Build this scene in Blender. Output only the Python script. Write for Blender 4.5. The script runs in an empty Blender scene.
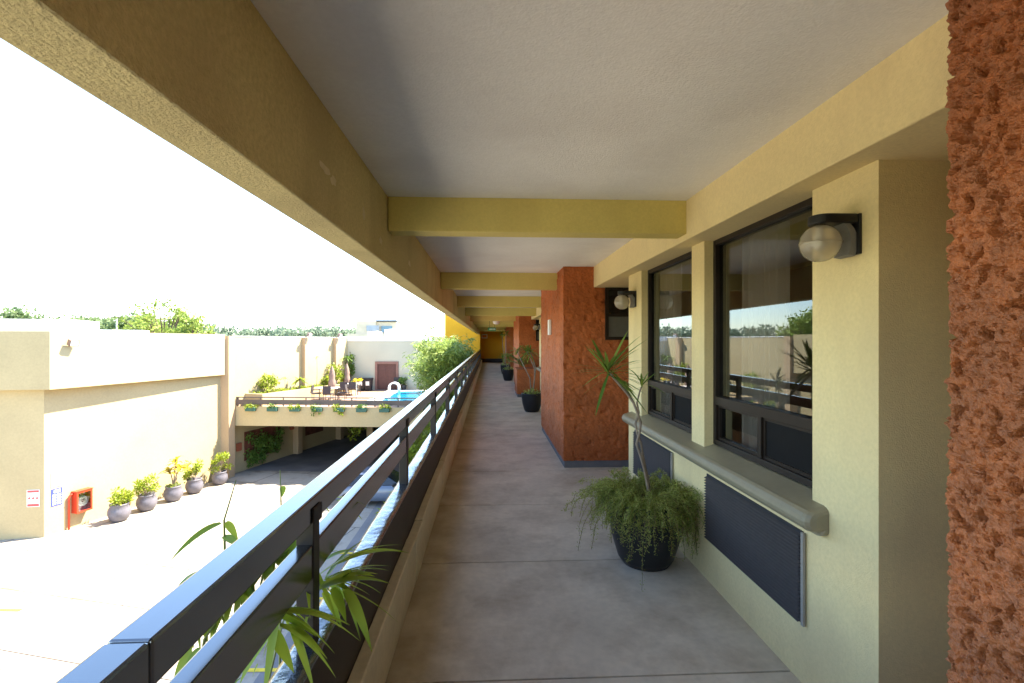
import bpy, bmesh, math, random
from mathutils import Vector, Matrix, noise

# ------------------------------------------------------------------ camera, light, exposure
S = bpy.context.scene
C = S.collection
H = 1.6
YAW = math.atan(23 / 487)
cd = bpy.data.cameras.new('camera'); cam = bpy.data.objects.new('camera', cd); C.objects.link(cam)
cd.sensor_width = 36.0; cd.lens = 36.0 * 487 / 1024; cd.clip_start = 0.05; cd.clip_end = 6000
cam.location = (0, 0, H); cam.rotation_euler = (math.pi / 2, 0, -YAW)
S.camera = cam

SUN = Vector((0.64, 0.27, 1.0)).normalized()
w = bpy.data.worlds.new('World'); S.world = w; w.use_nodes = True
nt = w.node_tree; nt.nodes.clear()
sky = nt.nodes.new('ShaderNodeTexSky'); sky.sky_type = 'NISHITA'; sky.sun_disc = False
sky.sun_elevation = math.asin(SUN.z); sky.sun_rotation = math.atan2(SUN.x, SUN.y)
sky.air_density = 1.0; sky.dust_density = 0.25; sky.ozone_density = 1.6
bg = nt.nodes.new('ShaderNodeBackground'); bg.inputs[1].default_value = 0.135
wo = nt.nodes.new('ShaderNodeOutputWorld')
nt.links.new(sky.outputs[0], bg.inputs[0]); nt.links.new(bg.outputs[0], wo.inputs[0])
sd = bpy.data.lights.new('sun', 'SUN'); sd.energy = 4.3; sd.angle = math.radians(0.53); sd.color = (1, 0.93, 0.80)
sun = bpy.data.objects.new('sun', sd); C.objects.link(sun)
sun.rotation_euler = SUN.to_track_quat('Z', 'Y').to_euler(); sun.location = (10, 6, 30)
S.view_settings.view_transform = 'Standard'; S.view_settings.look = 'None'
S.view_settings.exposure = 2.62; S.view_settings.gamma = 1.0
S.cycles.max_bounces = 10; S.cycles.diffuse_bounces = 6; S.cycles.glossy_bounces = 4
S.cycles.transmission_bounces = 6; S.cycles.transparent_max_bounces = 12
S.cycles.sample_clamp_indirect = 8.0; S.cycles.caustics_reflective = False; S.cycles.caustics_refractive = False

# ------------------------------------------------------------------ materials
MATS = {}
def mat(name, col, rough=0.7, spec=0.4, var=0.10, vscale=1.5, bump=0.0, bscale=120.0, bdist=0.004,
        metal=0.0, coat=0.0, var2=0.05, v2scale=30.0, detail=4.0, tint=None, tintf=1.0):
    if name in MATS: return MATS[name]
    m = bpy.data.materials.new(name); m.use_nodes = True; MATS[name] = m
    n = m.node_tree.nodes; l = m.node_tree.links
    b = n['Principled BSDF']
    b.inputs['Roughness'].default_value = rough; b.inputs['Metallic'].default_value = metal
    b.inputs['Specular IOR Level'].default_value = spec; b.inputs['Coat Weight'].default_value = coat
    tc = n.new('ShaderNodeTexCoord')
    n1 = n.new('ShaderNodeTexNoise'); n1.inputs['Scale'].default_value = vscale; n1.inputs['Detail'].default_value = 5
    n2 = n.new('ShaderNodeTexNoise'); n2.inputs['Scale'].default_value = v2scale; n2.inputs['Detail'].default_value = 3
    l.new(tc.outputs['Object'], n1.inputs[0]); l.new(tc.outputs['Object'], n2.inputs[0])
    r1 = n.new('ShaderNodeMapRange'); r1.inputs[1].default_value = .3; r1.inputs[2].default_value = .7
    r1.inputs[3].default_value = 1 - var; r1.inputs[4].default_value = 1 + var
    r2 = n.new('ShaderNodeMapRange'); r2.inputs[1].default_value = .3; r2.inputs[2].default_value = .7
    r2.inputs[3].default_value = 1 - var2; r2.inputs[4].default_value = 1 + var2
    l.new(n1.outputs[0], r1.inputs[0]); l.new(n2.outputs[0], r2.inputs[0])
    mu = n.new('ShaderNodeMath'); mu.operation = 'MULTIPLY'
    l.new(r1.outputs[0], mu.inputs[0]); l.new(r2.outputs[0], mu.inputs[1])
    vm = n.new('ShaderNodeVectorMath'); vm.operation = 'SCALE'; vm.inputs[0].default_value = col[:3]
    l.new(mu.outputs[0], vm.inputs['Scale'])
    if tint is not None:
        mx = n.new('ShaderNodeMix'); mx.data_type = 'RGBA'
        n3 = n.new('ShaderNodeTexNoise'); n3.inputs['Scale'].default_value = vscale * 2.3; n3.inputs['Detail'].default_value = 6
        mp = n.new('ShaderNodeMapping'); mp.inputs['Scale'].default_value = (1, 1, .45); l.new(tc.outputs['Object'], mp.inputs[0]); l.new(mp.outputs[0], n3.inputs[0])
        r3 = n.new('ShaderNodeMapRange'); r3.inputs[1].default_value = .5; r3.inputs[2].default_value = .68; r3.inputs[4].default_value = tintf
        l.new(n3.outputs[0], r3.inputs[0]); l.new(r3.outputs[0], mx.inputs[0])
        l.new(vm.outputs[0], mx.inputs[6]); mx.inputs[7].default_value = (*tint, 1)
        l.new(mx.outputs[2], b.inputs['Base Color'])
    else:
        l.new(vm.outputs[0], b.inputs['Base Color'])
    if bump > 0:
        nb = n.new('ShaderNodeTexNoise'); nb.inputs['Scale'].default_value = bscale; nb.inputs['Detail'].default_value = detail
        l.new(tc.outputs['Object'], nb.inputs[0])
        bp = n.new('ShaderNodeBump'); bp.inputs['Strength'].default_value = bump; bp.inputs['Distance'].default_value = bdist
        l.new(nb.outputs[0], bp.inputs['Height']); l.new(bp.outputs[0], b.inputs['Normal'])
    return m

def leaf_mat(name, c1, c2, trans=0.3, gloss=0.06):
    m = bpy.data.materials.new(name); m.use_nodes = True
    n = m.node_tree.nodes; l = m.node_tree.links; n.clear()
    o = n.new('ShaderNodeOutputMaterial')
    g = n.new('ShaderNodeNewGeometry')
    mx = n.new('ShaderNodeMix'); mx.data_type = 'RGBA'
    mx.inputs[6].default_value = (*c1, 1); mx.inputs[7].default_value = (*c2, 1)
    l.new(g.outputs['Random Per Island'], mx.inputs[0])
    d = n.new('ShaderNodeBsdfPrincipled'); d.inputs['Roughness'].default_value = 0.45
    d.inputs['Specular IOR Level'].default_value = gloss * 6
    t = n.new('ShaderNodeBsdfTranslucent')
    l.new(mx.outputs[2], d.inputs['Base Color']); l.new(mx.outputs[2], t.inputs[0])
    ms = n.new('ShaderNodeMixShader'); ms.inputs[0].default_value = trans
    l.new(d.outputs[0], ms.inputs[1]); l.new(t.outputs[0], ms.inputs[2]); l.new(ms.outputs[0], o.inputs[0])
    MATS[name] = m
    return m

def glass_mat(name, refl, tint):
    m = bpy.data.materials.new(name); m.use_nodes = True
    n = m.node_tree.nodes; l = m.node_tree.links; n.clear()
    o = n.new('ShaderNodeOutputMaterial')
    t = n.new('ShaderNodeBsdfTransparent'); t.inputs[0].default_value = (*tint, 1)
    g = n.new('ShaderNodeBsdfGlossy'); g.inputs['Roughness'].default_value = 0.0; g.inputs[0].default_value = (.80, .90, 1, 1)
    lw = n.new('ShaderNodeLayerWeight'); lw.inputs[0].default_value = .5
    pw = n.new('ShaderNodeMath'); pw.operation = 'POWER'; pw.inputs[1].default_value = 4.0
    l.new(lw.outputs['Facing'], pw.inputs[0])
    fr = n.new('ShaderNodeMath'); fr.operation = 'MULTIPLY'; fr.inputs[1].default_value = .6
    l.new(pw.outputs[0], fr.inputs[0])
    ad = n.new('ShaderNodeMath'); ad.operation = 'ADD'; ad.inputs[1].default_value = refl; ad.use_clamp = True
    l.new(fr.outputs[0], ad.inputs[0])
    ms = n.new('ShaderNodeMixShader'); l.new(ad.outputs[0], ms.inputs[0])
    l.new(t.outputs[0], ms.inputs[1]); l.new(g.outputs[0], ms.inputs[2]); l.new(ms.outputs[0], o.inputs[0])
    MATS[name] = m
    return m

PAINT = mat('cream_paint_stucco', (.77, .63, .33), .75, .3, .05, 1.2, .55, 170, .004, var2=.05, v2scale=60, tint=(.62, .49, .27), tintf=.5)
BEAMP = mat('mustard_paint_stucco', (.65, .53, .17), .75, .3, .06, 1.3, .5, 190, .004, var2=.05, v2scale=70, tint=(.55, .43, .13), tintf=.4)
EDGEP = mat('edge_beam_stucco', (.62, .51, .235), .8, .3, .10, 1.0, .9, 130, .006, var2=.10, v2scale=60, tint=(.44, .34, .16), tintf=.5)
PATCH = mat('peeled_paint', (.74, .63, .38), .8, .2)
CEIL = mat('ceiling_texture_paint', (.80, .785, .745), .85, .2, .07, .9, .5, 110, .005, var2=.03, v2scale=50, tint=(.70, .67, .63), tintf=.5)
REDS = mat('red_stucco', (.39, .105, .027), .72, .35, .16, 3.0, .5, 160, .004, var2=.22, v2scale=45)
REDF = mat('red_stucco_coarse', (.31, .092, .024), .48, .6, .16, 6.0, 1.0, 190, .005, var2=.24, v2scale=60, tint=(.25, .085, .03), tintf=.6)
PLINTH = mat('grey_plinth', (.16, .16, .17), .8, .3, .1, 4)
CURB = mat('curb_paint', (.66, .58, .43), .42, .6, .12, 2.5, .3, 80, .003, var2=.07)
BROWN = mat('dark_brown_panel', (.048, .036, .030), .55, .35, .12, 2, .15, 90, .002)
POSTP = mat('brown_post_enamel', (.024, .019, .017), .4, .3, .1, 3)
RAILP = mat('brown_rail_enamel', (.008, .007, .007), .2, .5, .1, 3, .05, 25, .002)
MEMB = mat('dark_waterproof_membrane', (.02, .024, .03), .22, .6, .2, 5, .9, 16, .02, detail=5)
FRAME = mat('bronze_frame', (.022, .015, .011), .45, .2, .08)
SCREEN = mat('insect_screen', (.014, .013, .013), .8, .08, .05)
SILL = mat('olive_sill_enamel', (.28, .24, .155), .35, .45, .08, 4, .1, 60, .002, var2=.04)
GRILLE = mat('slate_grille', (.085, .074, .071), .6, .12, .06)
LAMPB = mat('lamp_black_enamel', (.012, .012, .013), .45, .4, .05)
LAMPG = mat('lamp_grey_bracket', (.20, .20, .20), .5, .4, .05)
YELLOW = mat('yellow_wall_paint', (.66, .33, .018), .8, .2, .05, 1, .3, 120)
DARKB = mat('dark_baseboard', (.05, .045, .05), .7, .3)
WHITE = mat('white_plastic', (.8, .8, .78), .5, .4, .03)
BEIGEW = mat('courtyard_wall_paint', (.46, .362, .20), .85, .2, .07, .5, .4, 60, .006, var2=.05, v2scale=14)
BEIGEP = mat('courtyard_trim_paint', (.46, .32, .19), .85, .2, .06, .5, .3, 60, .006)
BACKW = mat('rear_wall_paint', (.52, .465, .34), .85, .2, .06, .6, .25, 30, .006)
COPING = mat('white_coping', (.78, .75, .70), .8, .2, .05)
TILE = mat('terracotta_deck', (.36, .225, .15), .75, .3, .12, 2, var2=.12, v2scale=12)
DOORW = mat('dark_red_door', (.115, .04, .028), .5, .4, .12, 6)
DOORF = mat('door_surround', (.26, .13, .095), .65, .3, .1, 5)
FENCEP = mat('terrace_fence_brown', (.13, .10, .085), .6, .3, .1)
ASPH = mat('shaded_asphalt', (.20, .19, .185), .9, .2, .15, .8, .4, 60, .006)
SOIL = mat('planting_soil', (.10, .07, .04), .95, .1, .25, 4, .8, 30, .02)
YLINE = mat('yellow_road_paint', (.70, .50, .05), .7, .2, .2, 6)
POTG = mat('grey_glazed_pot', (.14, .13, .15), .45, .45, .15, 5, .15, 25)
POTB = mat('black_plastic_pot', (.018, .018, .02), .4, .4, .15, 5)
BOXG = mat('green_flower_box', (.05, .12, .09), .6, .3)
BARK = mat('pale_bark', (.26, .20, .15), .85, .2, .25, 12, .6, 60, .006)
BARKD = mat('dark_bark', (.12, .09, .06), .9, .2, .25, 4, .6, 20, .02)
CULM = mat('green_culm', (.16, .19, .05), .45, .4, .2, 3)
REDP = mat('fire_red_paint', (.60, .055, .02), .4, .45, .08)
SIGNR = mat('sign_red', (.62, .10, .09), .6, .3)
SIGNB = mat('sign_blue', (.06, .08, .55), .6, .3)
SIGNG = mat('exit_green', (.02, .22, .10), .5, .3)
ORANGE = mat('notice_orange', (.75, .28, .05), .6, .3)
PARAS = mat('parasol_cloth', (.26, .18, .145), .9, .1, .08, 6)
METAL = mat('pale_metal', (.7, .7, .7), .3, .5, .03, metal=.9)
WICKER = mat('dark_wicker', (.06, .05, .05), .7, .3, .1, 20)
TTOP = mat('table_top_pale', (.62, .52, .46), .5, .3)
BINB = mat('bin_black', (.02, .02, .024), .5, .4)
CARP = mat('car_blue_grey_paint', (.13, .16, .22), .3, .5, .03, coat=.6)
CARG = mat('car_glass', (.012, .014, .018), .08, .6, .02)
TYRE = mat('tyre_rubber', (.02, .02, .02), .8, .2)
REDL = mat('tail_lamp_red', (.65, .01, .015), .25, .5, .02)
GREYW = mat('far_grey_panel', (.35, .38, .42), .6, .3)
BLUEG = mat('far_blue_glass', (.10, .22, .30), .2, .5)
ROOMW = mat('room_wall', (.42, .36, .28), .9, .1)
ROOMF = mat('room_carpet', (.16, .12, .09), .95, .1)
CURT = leaf_mat('sheer_curtain', (.78, .77, .78), (.84, .83, .84), .5, .0)
GLASS = glass_mat('tinted_window_glass', .075, (.74, .72, .68))
CABG = glass_mat('cabinet_glass', .15, (.75, .78, .8))

for _m, _i in ((RAILP, 2.2), (MEMB, 2.1)):
    _b = _m.node_tree.nodes['Principled BSDF']; _b.inputs['IOR'].default_value = _i; _b.inputs['Specular IOR Level'].default_value = .5
    _b.inputs['Coat Weight'].default_value = .8; _b.inputs['Coat IOR'].default_value = 1.6; _b.inputs['Coat Roughness'].default_value = .15
L_BAMB = leaf_mat('bamboo_leaf', (.17, .28, .025), (.38, .49, .07), .5, .07)
L_BTREE = leaf_mat('bamboo_crown_leaf', (.14, .21, .035), (.36, .44, .11), .4, .05)
L_FERN = leaf_mat('fern_leaf', (.19, .25, .04), (.52, .54, .16), .42, .03)
L_DRAC = leaf_mat('dracaena_leaf', (.09, .19, .03), (.26, .36, .06), .35, .06)
L_LIME = leaf_mat('lime_leaf', (.16, .24, .02), (.34, .38, .03), .3, .04)
L_GOLD = leaf_mat('golden_leaf', (.42, .36, .03), (.55, .42, .03), .3, .04)
L_TREE = leaf_mat('tree_leaf', (.12, .17, .075), (.24, .31, .13), .4, .03)  # lightened to carry the haze over the distant trees
L_LTREE = leaf_mat('light_tree_leaf', (.15, .22, .04), (.34, .40, .09), .4, .03)
L_FAR = leaf_mat('hazed_far_leaf', (.16, .21, .15), (.25, .31, .20), .4, .02)  # paled greens, distance haze put into the leaf colour
L_GREEN = leaf_mat('green_leaf', (.07, .15, .025), (.20, .30, .05), .35, .05)
L_FLOW = leaf_mat('yellow_flower', (.8, .6, .02), (.8, .65, .05), .2, .02)

# concrete floor of the gallery
def floor_mat():
    m = mat('stained_concrete', (.62, .54, .43), .62, .35, .16, 1.4, .25, 70, .003, var2=.06, v2scale=22, tint=None)
    n = m.node_tree.nodes; l = m.node_tree.links; b = n['Principled BSDF']
    src = b.inputs['Base Color'].links[0].from_socket
    tc = n.new('ShaderNodeTexCoord')
    # large blotches of worn sealer
    nb = n.new('ShaderNodeTexNoise'); nb.inputs['Scale'].default_value = 2.6; nb.inputs['Detail'].default_value = 8; nb.inputs['Roughness'].default_value = .65
    l.new(tc.outputs['Object'], nb.inputs[0])
    r = n.new('ShaderNodeMapRange'); r.inputs[1].default_value = .45; r.inputs[2].default_value = .68
    l.new(nb.outputs[0], r.inputs[0])
    mx = n.new('ShaderNodeMix'); mx.data_type = 'RGBA'; mx.blend_type = 'MULTIPLY'
    sc = n.new('ShaderNodeMath'); sc.operation = 'MULTIPLY'; sc.inputs[1].default_value = .75
    l.new(r.outputs[0], sc.inputs[0]); l.new(sc.outputs[0], mx.inputs[0])
    l.new(src, mx.inputs[6]); mx.inputs[7].default_value = (.66, .60, .54, 1)
    # rain dirt washed along the foot of the kerb
    sep = n.new('ShaderNodeSeparateXYZ'); l.new(tc.outputs['Object'], sep.inputs[0])
    nd = n.new('ShaderNodeTexNoise'); nd.inputs['Scale'].default_value = 3.5; nd.inputs['Detail'].default_value = 6
    l.new(tc.outputs['Object'], nd.inputs[0])
    ma = n.new('ShaderNodeMath'); ma.operation = 'MULTIPLY_ADD'; ma.inputs[1].default_value = .42
    l.new(nd.outputs[0], ma.inputs[0]); l.new(sep.outputs[0], ma.inputs[2])
    r2 = n.new('ShaderNodeMapRange'); r2.inputs[1].default_value = -.30; r2.inputs[2].default_value = 0.03
    r2.inputs[3].default_value = .75; r2.inputs[4].default_value = 0
    l.new(ma.outputs[0], r2.inputs[0])
    mx2 = n.new('ShaderNodeMix'); mx2.data_type = 'RGBA'; l.new(r2.outputs[0], mx2.inputs[0])
    l.new(mx.outputs[2], mx2.inputs[6]); mx2.inputs[7].default_value = (.22, .165, .10, 1)
    l.new(mx2.outputs[2], b.inputs['Base Color'])
    return m
FLOORM = floor_mat()

def ground_mat():
    m = mat('courtyard_concrete', (.35, .305, .245), .85, .25, .12, .35, .35, 40, .004, var2=.05, v2scale=9)
    n = m.node_tree.nodes; l = m.node_tree.links; b = n['Principled BSDF']
    src = b.inputs['Base Color'].links[0].from_socket
    tc = n.new('ShaderNodeTexCoord'); mp = n.new('ShaderNodeMapping'); mp.inputs['Rotation'].default_value = (0, 0, math.radians(15))
    l.new(tc.outputs['Object'], mp.inputs[0])
    br = n.new('ShaderNodeTexBrick'); br.offset = 0.5
    br.inputs['Scale'].default_value = 1.0; br.inputs['Mortar Size'].default_value = .02; br.inputs['Brick Width'].default_value = 3.4
    br.inputs['Row Height'].default_value = 2.2; br.inputs['Mortar Smooth'].default_value = .3
    l.new(mp.outputs[0], br.inputs[0])
    mx = n.new('ShaderNodeMix'); mx.data_type = 'RGBA'
    l.new(br.outputs['Fac'], mx.inputs[0]); l.new(src, mx.inputs[6]); mx.inputs[7].default_value = (.045, .035, .03, 1)
    # tan stains
    ns = n.new('ShaderNodeTexNoise'); ns.inputs['Scale'].default_value = .55; ns.inputs['Detail'].default_value = 8; ns.inputs['Roughness'].default_value = .7
    l.new(tc.outputs['Object'], ns.inputs[0])
    r = n.new('ShaderNodeMapRange'); r.inputs[1].default_value = .5; r.inputs[2].default_value = .72; r.inputs[4].default_value = .85
    l.new(ns.outputs[0], r.inputs[0])
    m2 = n.new('ShaderNodeMix'); m2.data_type = 'RGBA'; l.new(r.outputs[0], m2.inputs[0])
    l.new(mx.outputs[2], m2.inputs[6]); m2.inputs[7].default_value = (.13, .092, .058, 1)
    l.new(m2.outputs[2], b.inputs['Base Color'])
    return m
GROUNDM = ground_mat()

def water_mat():
    m = mat('pool_water', (.008, .22, .40), .05, .5, .05, 1.0, .4, 6, .02)
    return m
WATER = water_mat()

def lamp_glass_mat():
    m = bpy.data.materials.new('ribbed_lamp_glass'); m.use_nodes = True
    n = m.node_tree.nodes; l = m.node_tree.links; n.clear()
    o = n.new('ShaderNodeOutputMaterial')
    t = n.new('ShaderNodeBsdfTransparent'); t.inputs[0].default_value = (.9, .87, .8, 1)
    d = n.new('ShaderNodeBsdfDiffuse'); d.inputs[0].default_value = (.75, .70, .60, 1)
    tl = n.new('ShaderNodeBsdfTranslucent'); tl.inputs[0].default_value = (.85, .80, .70, 1)
    g = n.new('ShaderNodeBsdfGlossy'); g.inputs[1].default_value = .12
    a = n.new('ShaderNodeMixShader'); a.inputs[0].default_value = .5; l.new(d.outputs[0], a.inputs[1]); l.new(tl.outputs[0], a.inputs[2])
    b = n.new('ShaderNodeMixShader'); b.inputs[0].default_value = .42; l.new(t.outputs[0], b.inputs[1]); l.new(a.outputs[0], b.inputs[2])
    lw = n.new('ShaderNodeLayerWeight'); lw.inputs[0].default_value = .5
    pw = n.new('ShaderNodeMath'); pw.operation = 'POWER'; pw.inputs[1].default_value = 3.0
    l.new(lw.outputs['Facing'], pw.inputs[0])
    f = n.new('ShaderNodeMath'); f.operation = 'MULTIPLY_ADD'; f.inputs[1].default_value = .7; f.inputs[2].default_value = .06
    l.new(pw.outputs[0], f.inputs[0])
    c = n.new('ShaderNodeMixShader'); l.new(f.outputs[0], c.inputs[0]); l.new(b.outputs[0], c.inputs[1]); l.new(g.outputs[0], c.inputs[2])
    l.new(c.outputs[0], o.inputs[0])
    return m
LAMPGL = lamp_glass_mat()

# ------------------------------------------------------------------ mesh helpers
class MB:
    def solid(s, xs, ys, zs, fill):
        # one closed block with steps and openings; fill(i, j, k) says which cells are wall
        ids = {}
        def vid(i, j, k):
            if (i, j, k) not in ids: ids[(i, j, k)] = len(s.v); s.v.append((xs[i], ys[j], zs[k]))
            return ids[(i, j, k)]
        nx, ny, nz = len(xs) - 1, len(ys) - 1, len(zs) - 1
        F = lambda i, j, k: 0 <= i < nx and 0 <= j < ny and 0 <= k < nz and fill(i, j, k)
        for i in range(nx):
            for j in range(ny):
                for k in range(nz):
                    if not F(i, j, k): continue
                    for d, q in (((-1, 0, 0), ((0, 0, 0), (0, 0, 1), (0, 1, 1), (0, 1, 0))), ((1, 0, 0), ((1, 0, 0), (1, 1, 0), (1, 1, 1), (1, 0, 1))),
                                 ((0, -1, 0), ((0, 0, 0), (1, 0, 0), (1, 0, 1), (0, 0, 1))), ((0, 1, 0), ((0, 1, 0), (0, 1, 1), (1, 1, 1), (1, 1, 0))),
                                 ((0, 0, -1), ((0, 0, 0), (0, 1, 0), (1, 1, 0), (1, 0, 0))), ((0, 0, 1), ((0, 0, 1), (1, 0, 1), (1, 1, 1), (0, 1, 1)))):
                        if not F(i + d[0], j + d[1], k + d[2]): s.f.append(tuple(vid(i + a, j + b, k + c) for a, b, c in q))
        return s
    def __init__(s): s.v = []; s.f = []
    def box(s, x0, x1, y0, y1, z0, z1):
        x0, x1 = min(x0, x1), max(x0, x1); y0, y1 = min(y0, y1), max(y0, y1); z0, z1 = min(z0, z1), max(z0, z1)
        return s.prism([(x0, y0), (x1, y0), (x1, y1), (x0, y1)], z0, z1)
    def prism(s, poly, z0, z1):
        n = len(poly); k = len(s.v)
        a = sum(poly[i][0] * poly[(i + 1) % n][1] - poly[(i + 1) % n][0] * poly[i][1] for i in range(n))
        if a < 0: poly = poly[::-1]
        s.v += [(x, y, z0) for x, y in poly] + [(x, y, z1) for x, y in poly]
        s.f.append(tuple(range(k, k + n))[::-1]); s.f.append(tuple(range(k + n, k + 2 * n)))
        for i in range(n): s.f.append((k + i, k + (i + 1) % n, k + n + (i + 1) % n, k + n + i))
        return s
    def obox(s, c, ax, ay, az, hx, hy, hz):
        c = Vector(c); ax = Vector(ax).normalized() * hx; ay = Vector(ay).normalized() * hy; az = Vector(az).normalized() * hz
        k = len(s.v)
        for dz in (-1, 1):
            for dx, dy in ((-1, -1), (1, -1), (1, 1), (-1, 1)): s.v.append(tuple(c + ax * dx + ay * dy + az * dz))
        s.f += [(k + 3, k + 2, k + 1, k), (k + 4, k + 5, k + 6, k + 7)]
        for i in range(4): s.f.append((k + i, k + (i + 1) % 4, k + 4 + (i + 1) % 4, k + 4 + i))
        return s
    def tube(s, pts, rad, n=8, caps=True):
        pts = [Vector(p) for p in pts]
        if not isinstance(rad, (list, tuple)): rad = [rad] * len(pts)
        k = len(s.v); up = Vector((0.13, 0.29, 1)).normalized(); prev = None
        for i, p in enumerate(pts):
            t = (pts[min(i + 1, len(pts) - 1)] - pts[max(i - 1, 0)]).normalized()
            if prev is None:
                a = t.cross(up)
                if a.length < .05: a = t.cross(Vector((1, 0, 0)))
            else:
                a = prev - t * prev.dot(t)
            a.normalize(); prev = a; b = t.cross(a)
            for j in range(n):
                an = 2 * math.pi * j / n
                s.v.append(tuple(p + (a * math.cos(an) + b * math.sin(an)) * rad[i]))
        for i in range(len(pts) - 1):
            for j in range(n):
                s.f.append((k + i * n + j, k + i * n + (j + 1) % n, k + (i + 1) * n + (j + 1) % n, k + (i + 1) * n + j))
        if caps:
            s.f.append(tuple(range(k, k + n))[::-1]); e = k + (len(pts) - 1) * n; s.f.append(tuple(range(e, e + n)))
        return s
    def lathe(s, prof, c=(0, 0, 0), n=24, wob=0, ribs=None):
        k = len(s.v)
        for i, (r, z) in enumerate(prof):
            for j in range(n):
                a = 2 * math.pi * j / n
                rr = r
                if ribs and ribs(i, j): rr = r * .975
                s.v.append((c[0] + rr * math.cos(a), c[1] + rr * math.sin(a), c[2] + z))
        for i in range(len(prof) - 1):
            for j in range(n):
                s.f.append((k + i * n + j, k + i * n + (j + 1) % n, k + (i + 1) * n + (j + 1) % n, k + (i + 1) * n + j))
        s.f.append(tuple(range(k, k + n))[::-1]); e = k + (len(prof) - 1) * n; s.f.append(tuple(range(e, e + n)))
        return s
    def blade(s, p0, d, L, W, droop=.3, n=5, up=(0, 0, 1), fold=.15, twist=0.0):
        p0 = Vector(p0); d = Vector(d).normalized(); up = Vector(up)
        side = d.cross(up)
        if side.length < .05: side = d.cross(Vector((1, .3, 0)))
        side.normalize()
        if twist: side = (Matrix.Rotation(twist, 3, d) @ side)
        k = len(s.v)
        for i in range(n + 1):
            t = i / n
            p = p0 + d * L * t + Vector((0, 0, -droop * L * t * t))
            wd = W * .5 * (math.sin(math.pi * min(1, .10 + .9 * t)) ** .7 if t < .999 else 0.02)
            nn = side.cross(d)
            s.v += [tuple(p - side * wd + nn * wd * fold), tuple(p), tuple(p + side * wd + nn * wd * fold)]
        for i in range(n):
            a = k + 3 * i
            s.f += [(a, a + 1, a + 4, a + 3), (a + 1, a + 2, a + 5, a + 4)]
        return s
    def leafquad(s, p, d, nrm, L, W):
        d = d.normalized(); side = d.cross(nrm)
        if side.length < .01: side = d.cross(Vector((.3, 1, .2)))
        side.normalize(); k = len(s.v)
        s.v += [tuple(p), tuple(p + d * L * .5 + side * W * .5), tuple(p + d * L), tuple(p + d * L * .5 - side * W * .5)]
        s.f.append((k, k + 1, k + 2, k + 3))
        return s
    def cloud(s, c, r, n, L, W, rng, droop=0.2, shell=.5):
        c = Vector(c)
        for _ in range(n):
            u = Vector((rng.gauss(0, 1), rng.gauss(0, 1), rng.gauss(0, 1))).normalized()
            q = shell + (1 - shell) * rng.random() if rng.random() < .75 else rng.random()
            p = c + Vector((u.x * r[0] * q, u.y * r[1] * q, u.z * r[2] * q))
            d = (u * .6 + Vector((rng.uniform(-1, 1), rng.uniform(-1, 1), rng.uniform(-1, 1) - droop)))
            nn = Vector((rng.uniform(-1, 1), rng.uniform(-1, 1), rng.uniform(0, 1.6)))
            k = rng.uniform(.6, 1.3)
            s.leafquad(p, d, nn, L * k, W * k)
        return s
    def quad(s, a, b, c, d):
        k = len(s.v); s.v += [tuple(a), tuple(b), tuple(c), tuple(d)]; s.f.append((k, k + 1, k + 2, k + 3)); return s
    def build(s, name, m, parent=None, smooth=False, bevel=0, label=None, local=False):
        me = bpy.data.meshes.new(name)
        o = Vector((0, 0, 0))
        if parent is not None and not local:
            q = parent
            while q is not None: o += q.location; q = q.parent
        me.from_pydata([tuple(Vector(v) - o) for v in s.v], [], s.f); me.update()
        if smooth:
            me.polygons.foreach_set('use_smooth', [True] * len(me.polygons))
        ob = bpy.data.objects.new(name, me); C.objects.link(ob)
        me.materials.append(m)
        if parent is not None: ob.parent = parent
        if bevel:
            b = ob.modifiers.new('bevel', 'BEVEL'); b.width = bevel; b.segments = 2; b.limit_method = 'ANGLE'
        if label: ob['label'] = label
        return ob

def thing(name, label, cat, loc=(0, 0, 0), group=None):
    o = bpy.data.objects.new(name, None); C.objects.link(o); o.location = loc; o.empty_display_size = .1
    o['label'] = label; o['category'] = cat
    if group: o['group'] = group
    return o
def tag(o, label, cat, group=None):
    o['label'] = label; o['category'] = cat
    if group: o['group'] = group
    return o
def struct(o): o['kind'] = 'structure'; return o
def recentre(o, loc):
    """move a mesh's origin to loc (same shape in the world)"""
    loc = Vector(loc); o.data.transform(Matrix.Translation(-loc)); o.location = loc; return o
def dup(root, loc, label=None, rotz=None, scale=None, group=None):
    def cp(o, par):
        c = o.copy(); C.objects.link(c)
        if par is not None: c.parent = par
        for ch in o.children: cp(ch, c)
        return c
    r = cp(root, None); r.location = loc
    if rotz is not None: r.rotation_euler = (0, 0, rotz)
    if scale is not None: r.scale = scale if isinstance(scale, (list, tuple)) else (scale,) * 3
    if label: r['label'] = label
    if group: r['group'] = group
    return r
def sph(r, n=10, a0=-math.pi / 2, a1=math.pi / 2, cz=0):
    return [(max(.0005, r * math.cos(a0 + (a1 - a0) * i / n)), cz + r * math.sin(a0 + (a1 - a0) * i / n)) for i in range(n + 1)]

G = -5.8            # courtyard level
WX = 1.464          # face of the gallery wall
CZ = 2.548          # gallery ceiling
YE = 35.0           # end of the gallery

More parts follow.
